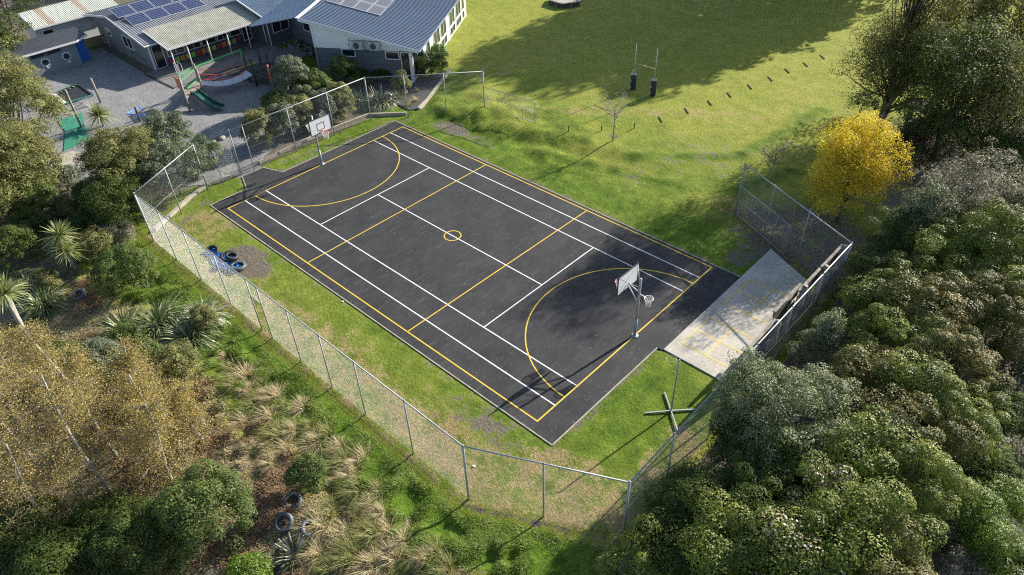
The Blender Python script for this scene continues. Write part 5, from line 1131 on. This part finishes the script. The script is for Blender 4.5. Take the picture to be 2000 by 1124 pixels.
for px, py, h_, ln, sd, sp, lb in ((212, 962, 6.3, (-.1, .2), 1, 1.9, 'leaning white birch with the thickest trunk at the bottom left'), (232, 890, 5.4, (-.3, .0), 2, 1.7, 'forked white birch above the thickest birch'), (346, 948, 4.6, (.1, .2), 3, 1.6, 'birch with yellow leaves just left of the big round shrub'),
   (312, 880, 4.2, (0, .3), 4, 1.6, 'slim birch standing behind the round shrub'), (160, 800, 5.2, (.2, -.2), 5, 1.7, 'birch in the middle of the left bank'), (60, 905, 6.0, (0, 0), 6, 2.0, 'birch at the left edge with rusty leaves'),
   (390, 860, 3.2, (.2, 0), 7, 1.3, 'low young birch nearest the bracken'), (110, 1040, 5.0, (.2, .3), 8, 1.8, 'birch in the bottom left corner'), (290, 800, 3.4, (0, .1), 9, 1.5, 'small birch below the grey twiggy shrub'), (50, 780, 4.2, (.2, 0), 10, 1.6, 'birch under the leaning spiky tree at left')):
    birch(lb, gt(px, py), h_, ln, sd, sp)
# ---- bare saplings
def bare(label, px, py, h_, seed, spread, mat, leaves=0, lm=None):
    x, y = gt(px, py); rs = np.random.RandomState(seed); root = thing('bare_sapling', label, 'tree', (x, y, tz(x, y))); tr = MB().tube([(0, 0, -.1), (.02, .02, h_ * .45), (0, .05, h_ * .8)], [.055, .04, .012], 7); tr.build('trunk', M_palebark, root, True, True)
    tw = MB(); E = []
    for k in range(22):
        q = .4 + .4 * rs.rand(); a = rs.rand() * 6.28; d = Vector((cos(a) * spread, sin(a) * spread, .5 * h_ * (.5 + rs.rand()) * .8)); s = Vector((0, .03, h_ * q)); e = s + d * (.5 + .5 * rs.rand()); e.z = min(e.z, h_); tw.tube([s, s.lerp(e, .5) + Vector((0, 0, -.05)), e], [.018, .012, .004], 4, caps=False)
        for j in range(5): t = s.lerp(e, .3 + .7 * rs.rand()); f = t + Vector((rs.randn(), rs.randn(), abs(rs.randn()))) * spread * .3; tw.tube([t, f], [.006, .003], 3, caps=False); E.append(list(f))
    tw.build('branches', mat, root, False, True)
    if leaves:
        C = np.array(E)[rs.randint(0, len(E), leaves)] + rs.randn(leaves, 3) * .12; V, F = leaf_quads(rs, C, rs.randn(leaves, 3), .07, .7); link('crown', np_mesh('leaves', V, F, np.repeat(rs.rand(leaves), 4)), lm, root)
bare('bare pale sapling in a mulched circle on the field', 1197, 276, 3.1, 5, 1.2, M_palebark, 12, F_yellow)
bare('small nearly leafless brown sapling behind the wire panel', 1503, 358, 2.1, 6, 1.0, M_twig, 160, F_litter)
# ---- strap-leaved plants
def straps(seed, n, L, Wd, elev=(.2, 1.2), droop=.5, base_r=.15, seg=5, lean=(0, 0)):
    rs = np.random.RandomState(seed); a = rs.rand(n) * 2 * pi; el = elev[0] + (elev[1] - elev[0]) * rs.rand(n)
    d = np.stack([np.cos(a) * np.cos(el) + lean[0], np.sin(a) * np.cos(el) + lean[1], np.sin(el)], 1); b = np.stack([np.cos(a) * base_r * rs.rand(n), np.sin(a) * base_r * rs.rand(n), np.zeros(n)], 1)
    V, F, k = ribbons(rs, b, d, L * (.6 + .5 * rs.rand(n)), Wd * (.7 + .5 * rs.rand(n)), droop * (.4 + .9 * rs.rand(n)), seg); return V, F, np.repeat(np.clip(.45 + rs.randn(n) * .3, 0, 1), k)
def flax(label, px, py, n, L, mat, seed, Wd=.07, elev=(.5, 1.35), droop=.55, base_r=.3, name='flax_bush', zz=None):
    x, y = gt(px, py); V, F, t = straps(seed, int(n * 1.9), L * 1.08, Wd * .85, elev, droop * 1.45, base_r * 1.3, 6); o_ = link(name, np_mesh('blades', V, F, t), mat); o_.location = (x, y, tz(x, y) - .03); return tag(o_, label, 'plant')
for px, py, n, L, m_, lb in ((245, 650, 170, 1.9, F_flax, 'left third of the wide flax clump outside the fence'), (315, 640, 190, 2.0, F_flax, 'middle flax clump outside the fence with dark shaded core'), (375, 665, 210, 1.9, F_flax, 'right flax clump nearest the grass strip'), (400, 630, 150, 1.6, F_flax2, 'pale flax behind the right flax clump'),
      (90, 600, 200, 1.8, F_flax, 'flax clump at left between spiky tree and tyre'), (60, 565, 120, 1.3, F_flax, 'small flax behind the left flax clump'), (140, 425, 120, 1.5, F_mid, 'dark green flax in shade above the pale spiky head'), (85, 690, 90, 1.2, F_mid, 'dark flax under the leaning spiky trunk'),
      (742, 205, 300, 1.9, F_flax2, 'pale variegated flax in the bed behind the fence'), (703, 195, 200, 1.5, F_flax2, 'smaller pale flax left of the large variegated one'), (60, 430, 90, 1.2, F_flax, 'flax under the green shrub at left'), (10, 555, 110, 1.4, F_flax, 'flax at the left edge behind the spiky tree'), (775, 190, 70, .9, F_flax2, 'short pale flax at the right of the bed')):
    flax(lb, px, py, n, L, m_, px)
def cordyline(label, px, py, h_, heads, seed, n=150, L=1.0, trunk_r=.09):
    x, y = gt(px, py); root = thing('cabbage_tree', label, 'tree', (x, y, tz(x, y))); mb = MB(); rs = np.random.RandomState(seed)
    for q, (dx_, dy_, dz_) in enumerate(heads):
        mb.tube([(0, 0, -.2), (dx_ * .35, dy_ * .35, h_ * .5), (dx_, dy_, h_ + dz_)], [trunk_r, trunk_r * .85, trunk_r * .7], 8)
        V, F, t = straps(seed + q, n, L, .055, (-.5, 1.45), .25, .05, 4); link('leaf_head', np_mesh('leaf_head', V + np.array([dx_, dy_, h_ + dz_]), F, t), F_cord, root)
    mb.build('trunk', M_palebark, root, True, True)
cordyline('pale spiky cabbage tree head at left above the round shrub', 150, 530, 1.6, [(-.3, .1, .4), (.1, .0, -.3)], 31, 210, 1.05)
cordyline('small cabbage tree below the olive trees', 135, 372, .9, [(0, 0, 0)], 33, 120, .85)
cordyline('cabbage tree rosette on the gravel by the timber poles', 203, 246, .95, [(0, 0, 0)], 34, 260, 1.25)
cordyline('leaning forked cabbage tree at the left edge', 62, 672, 3.0, [(-.7, .3, -.2), (.1, .1, .1)], 35, 170, 1.05, .11)
cordyline('cabbage tree at the right edge inside the hedge', 1990, 760, 2.6, [(0, 0, 0)], 37, 170, 1.0)
# ---- tussocks
x_ = []; rs = np.random.RandomState(12)
tm = []
for v in range(5):
    V, F, t = straps(300 + v, 420, .75, .011, (.25, 1.3), .7, .2, 4, lean=(-.6, -.5)); tm.append(np_mesh('tussock', V, F, t)); tm[-1].materials.append(F_tus if v % 2 == 0 else F_tusg)
T_POS = [(430, 690), (455, 715), (480, 735), (505, 745), (520, 770), (545, 775), (560, 800), (585, 800), (600, 830), (575, 840), (612, 860), (640, 850), (655, 880), (670, 905), (690, 930), (660, 935), (700, 960), (720, 985), (695, 1000), (740, 1010), (760, 1040), (725, 1045), (780, 1060), (800, 1085), (760, 1090), (830, 1100), (850, 1080), (700, 1060), (680, 1090), (720, 1110), (560, 880), (545, 850), (530, 820), (500, 790), (480, 770), (628, 1035), (640, 1000), (655, 1070), (770, 1115), (820, 1118), (620, 1085), (640, 1110), (795, 1030), (870, 1115), (535, 905), (480, 820), (455, 760), (680, 1030), (735, 960), (705, 900)]
for k, (px, py) in enumerate(T_POS):
    x, y = gt(px + rs.randint(-6, 7), py + rs.randint(-6, 7)); o_ = bpy.data.objects.new('tussock', tm[k % 5]); COL.objects.link(o_); o_.location = (x, y, tz(x, y) - .02); o_.rotation_euler = (0, 0, rs.rand() * .9 - .45); s = .85 + .75 * rs.rand(); o_.scale = (s, s, s * .9)
    tag(o_, 'windswept straw tussock on the bank outside the bottom fence', 'tussock', 'straw tussocks along the bank')
for px, py, sc, lb in ((812, 196, 1.1, 'straw tussock in the corner bed beside the path edging'), (815, 178, .9, 'straw tussock behind the one beside the path edging'), (800, 205, .9, 'straw tussock left of the edging corner')):
    x, y = gt(px, py); o_ = bpy.data.objects.new('tussock', tm[1] if 'left' in lb else tm[0]); COL.objects.link(o_); o_.location = (x, y, tz(x, y)); o_.scale = (sc,) * 3; tag(o_, lb, 'tussock')
# ---- dead stump and sprigs
x, y = gt(575, 1085); r = thing('dead_bush', 'grey dead bush with dull green sprigs at the bottom edge', 'shrub', (x, y, tz(x, y))); V, F, t = straps(71, 120, .9, .05, (.3, 1.4), .2, .3, 3); link('sprigs', np_mesh('sprigs', V, F, t), F_grey, r)
bm_ = MB(); rs = np.random.RandomState(2)
for k in range(14): a = rs.rand() * 6.28; bm_.tube([(0, 0, -.1), (.5 * cos(a), .5 * sin(a), .5 + .5 * rs.rand())], [.05, .015], 5)
bm_.build('branches', M_palebark, r, local=True)
x, y = gt(335, 1100); r = thing('twiggy_shrub', 'grey-olive shrub with long upright sprigs at the bottom edge', 'shrub', (x, y, tz(x, y))); V, F, t = straps(72, 60, 1.6, .02, (.4, 1.4), .15, .3, 4); link('stems', np_mesh('stems', V, F, t), F_grey, r)
rs = np.random.RandomState(9); c_ = V[rs.randint(0, len(V), 7000)] + rs.randn(7000, 3) * .05; V2, F2 = leaf_quads(rs, c_, rs.randn(7000, 3), .05, .3); link('foliage', np_mesh('foliage', V2, F2, np.repeat(rs.rand(7000), 4)), F_grey, r)

# ================================================================== GROUND COVER (stuff)
def scatter(n, x0, x1, y0, y1, keep, seed):
    rs = np.random.RandomState(seed); x = x0 + (x1 - x0) * rs.rand(n); y = y0 + (y1 - y0) * rs.rand(n); k = keep(x, y, rs); return x[k], y[k], rs
def near_cam(x, y): return np.hypot(x - CAM[0], y - CAM[1])
def in_view(x, y):
    d = np.stack([x - CAM[0], y - CAM[1], np.full(len(x), -CAM[2])], 1); z = d @ FW; u_ = 1000 + 1400.24 * (d @ RT) / z; v_ = 562 - 1400.24 * (d @ UP) / z
    return (z > 0) & (u_ > -80) & (u_ < 2080) & (v_ > -60) & (v_ < 1190)
def hard(x, y): return np.minimum.reduce([poly_dist(x, y, COURT), poly_dist(x, y, PAD), poly_dist(x, y, GRAVEL), poly_dist(x, y, PATIO), poly_dist(x, y, PATH)]) < .04
def blades(name, label, cat, x, y, rs, L, Wd, mat, droop=.5, seg=1, lean=(0, 0), tl=.25, up=1.0, kind='stuff', tbias=0, swirl=0):
    n = len(x); b = np.stack([x, y, terr(x, y) - .01], 1); d = np.stack([rs.randn(n) * .5 + lean[0], rs.randn(n) * .5 + lean[1], np.full(n, up) * (.6 + .5 * rs.rand(n))], 1)
    if swirl: an = 6.28 * 1.5 * fbm(x * .9 + 3, y * .9, 2); d[:, 0] += swirl * np.cos(an); d[:, 1] += swirl * np.sin(an); L = L * (.55 + .9 * vnoise(x * 1.9, y * 1.9)); L = L * (.6 + .7 * rs.rand(n))
    if swirl: tbias = (fbm(x * 1.3 + 8, y * 1.3, 3) - .5) * 1.1
    V, F, k = ribbons(rs, b, d, L * (.5 + .8 * rs.rand(n)) if np.ndim(L) == 0 else L, Wd * (.7 + .6 * rs.rand(n)), np.full(n, droop), seg)
    o_ = link(name, np_mesh(name, V, F, np.repeat(np.clip(.5 + tbias + rs.randn(n) * tl, 0, 1), k)), mat); return tag(o_, label, cat, kind=kind)
# long lush grass outside the fence
def k1(x, y, rs):
    od = out_dist(x, y); n = fbm(x * .35 + 9, y * .35, 3); p = sstep(.24, .4, od) * sstep(3.4, 2.3, od + (n - .5) * 2); cl = sstep(.3, .62, vnoise(x * 1.9, y * 1.9)) * .75 + .25
    return (rs.rand(len(x)) < p * cl) & (x < 17.9) & in_view(x, y)
x, y, rs = scatter(420000, -15, 18, -16.5, -8, k1, 1)
blades('long_grass', 'lush long green grass along the outside of the fence', 'grass', x, y, rs, .34, .012, F_lush, .9, 2, (-.35, -.35), .2, swirl=.5)
# lawn inside and around the court
def k2(x, y, rs):
    od = out_dist(x, y); d_, s_, l_ = masks(x, y); p = (.25 + .75 * l_) * (1 - .8 * np.clip(d_ * 1.5, 0, 1)) * (1 - np.clip(s_ * 1.7, 0, 1)); cl = sstep(.38, .6, fbm(x * 1.7, y * 1.7, 3))
    return (rs.rand(len(x)) < p * (.25 + .75 * cl)) & (od < .05) & ~hard(x, y) & (rs.rand(len(x)) < sstep(60, 25, near_cam(x, y)) + .1) & in_view(x, y)
x, y, rs = scatter(520000, -16, 18, -11.4, 13.5, k2, 2)
blades('lawn_grass', 'short tufty green grass around the court', 'grass', x, y, rs, .12, .011, F_grass, .5, 1, (-.1, -.2), .2, swirl=.35)
def k3(x, y, rs):
    od = out_dist(x, y); d_, s_, l_ = masks(x, y); return (rs.rand(len(x)) < np.clip(d_ * 1.7, 0, 1) * sstep(.3, .6, fbm(x * 1.5 + 3, y * 1.5, 3))) & (od < .05) & ~hard(x, y) & in_view(x, y)
x, y, rs = scatter(260000, -16, 18, -11.4, -6.8, k3, 3)
blades('dry_grass', 'dry straw-coloured grass along the inside of the fence', 'grass', x, y, rs, .08, .011, F_dryg, .5, 1, (-.1, -.2), .25)
# straw, bracken and weeds down the bank
def k4(x, y, rs):
    od = out_dist(x, y); n = fbm(x * .35 + 9, y * .35, 3); return (rs.rand(len(x)) < sstep(2.4, 3.4, od + (n - .5) * 2) * sstep(.22, .45, fbm(x * .8, y * .8, 3))) & (x < 16) & in_view(x, y)
x, y, rs = scatter(340000, -12, 17, -24, -11, k4, 4)
hh = fbm(x * .7 + 31, y * .7, 3); k = hh - .06 * (x < 6) < .47
blades('straw_grass', 'tangled dry straw grass covering the bank', 'grass', x[k], y[k], rs, .34, .014, F_tus, .9, 2, (-.4, -.35), .3)
blades('bracken', 'rusty dead bracken covering the bank', 'bracken', x[~k], y[~k], rs, .42, .018, F_brac, .6, 2, (-.1, -.1), .3)
def k5(x, y, rs):
    od = out_dist(x, y); n = fbm(x * .5 + 50, y * .5, 3); return (rs.rand(len(x)) < sstep(2.6, 3.6, od) * sstep(.42, .6, n)) & (x < 17) & in_view(x, y)
x, y, rs = scatter(80000, -34, 17, -28, -8, k5, 5)
z = terr(x, y) + .3 * rs.rand(len(x)) ** 1.5 * (.4 + fbm(x, y, 2)); V, F = leaf_quads(rs, np.stack([x, y, z], 1), rs.randn(len(x), 3) * .6 + [0, 0, 1], .07, .55)
tag(link('bank_weeds', np_mesh('bank_weeds', V, F, np.repeat(np.clip(.4 + rs.randn(len(x)) * .25, 0, 1), 4)), F_mid), 'low leafy weeds between the shrubs on the left bank', 'weeds', kind='stuff')
def k6(x, y, rs): return in_view(x, y) & (~hard(x, y)) & (((x > 17.9) & (y > -9)) | ((x < -15.5) & (y < -8) & (poly_dist(x, y, GRAVEL) > .2)))
x, y, rs = scatter(150000, -50, 34, -20, 20, k6, 6)
z = terr(x, y) + .5 * rs.rand(len(x)) ** 2 * fbm(x, y, 2) * 2; V, F = leaf_quads(rs, np.stack([x, y, z], 1), rs.randn(len(x), 3) * .6 + [0, 0, 1], .1, .55)
tag(link('undergrowth', np_mesh('undergrowth', V, F, np.repeat(np.clip(.35 + rs.randn(len(x)) * .25, 0, 1), 4)), F_dark), 'dark leafy undergrowth beneath the shrubs and trees', 'undergrowth', kind='stuff')
def k7(x, y, rs): return (seg_dist(x, y, (10.0, 11.9), (17.2, 8.9)) + rs.randn(len(x)) * .25 < .55) | ((np.hypot(x - 15.5, y - 13.5) < 4.5) & (rs.rand(len(x)) < .3)) | ((np.abs(x - 17.9) < .5) & (y < -1) & (y > -8) & (rs.rand(len(x)) < .6))
x, y, rs = scatter(60000, 8, 21, -8, 18, k7, 7)
V, F = leaf_quads(rs, np.stack([x, y, terr(x, y) + .03 + .03 * rs.rand(len(x))], 1), rs.randn(len(x), 3) * .35 + [0, 0, 1], .06, .7)
tag(link('fallen_leaves', np_mesh('fallen_leaves', V, F, np.repeat(rs.rand(len(x)), 4)), F_litter), 'brown fallen leaves along the foot of the fence by the pad', 'leaves', kind='stuff')
# crumbs of soil and seed on the court edges
def k8(x, y, rs): d_ = poly_dist(x, y, COURT); return (d_ < -.02) & (rs.rand(len(x)) < .12 + .85 * sstep(-.9, -.02, d_) * fbm(x, y, 3) ** 2) & in_view(x, y)
x, y, rs = scatter(9000, -14, 14, -7.2, 6.9, k8, 8)
V, F = leaf_quads(rs, np.stack([x, y, np.full(len(x), .034)], 1), rs.randn(len(x), 3) * .1 + [0, 0, 1], .028, .8)
tag(link('court_debris', np_mesh('court_debris', V, F, np.repeat(.5 + .5 * rs.rand(len(x)), 4)), F_flower), 'pale crumbs and leaf bits scattered over the asphalt', 'debris', kind='stuff')
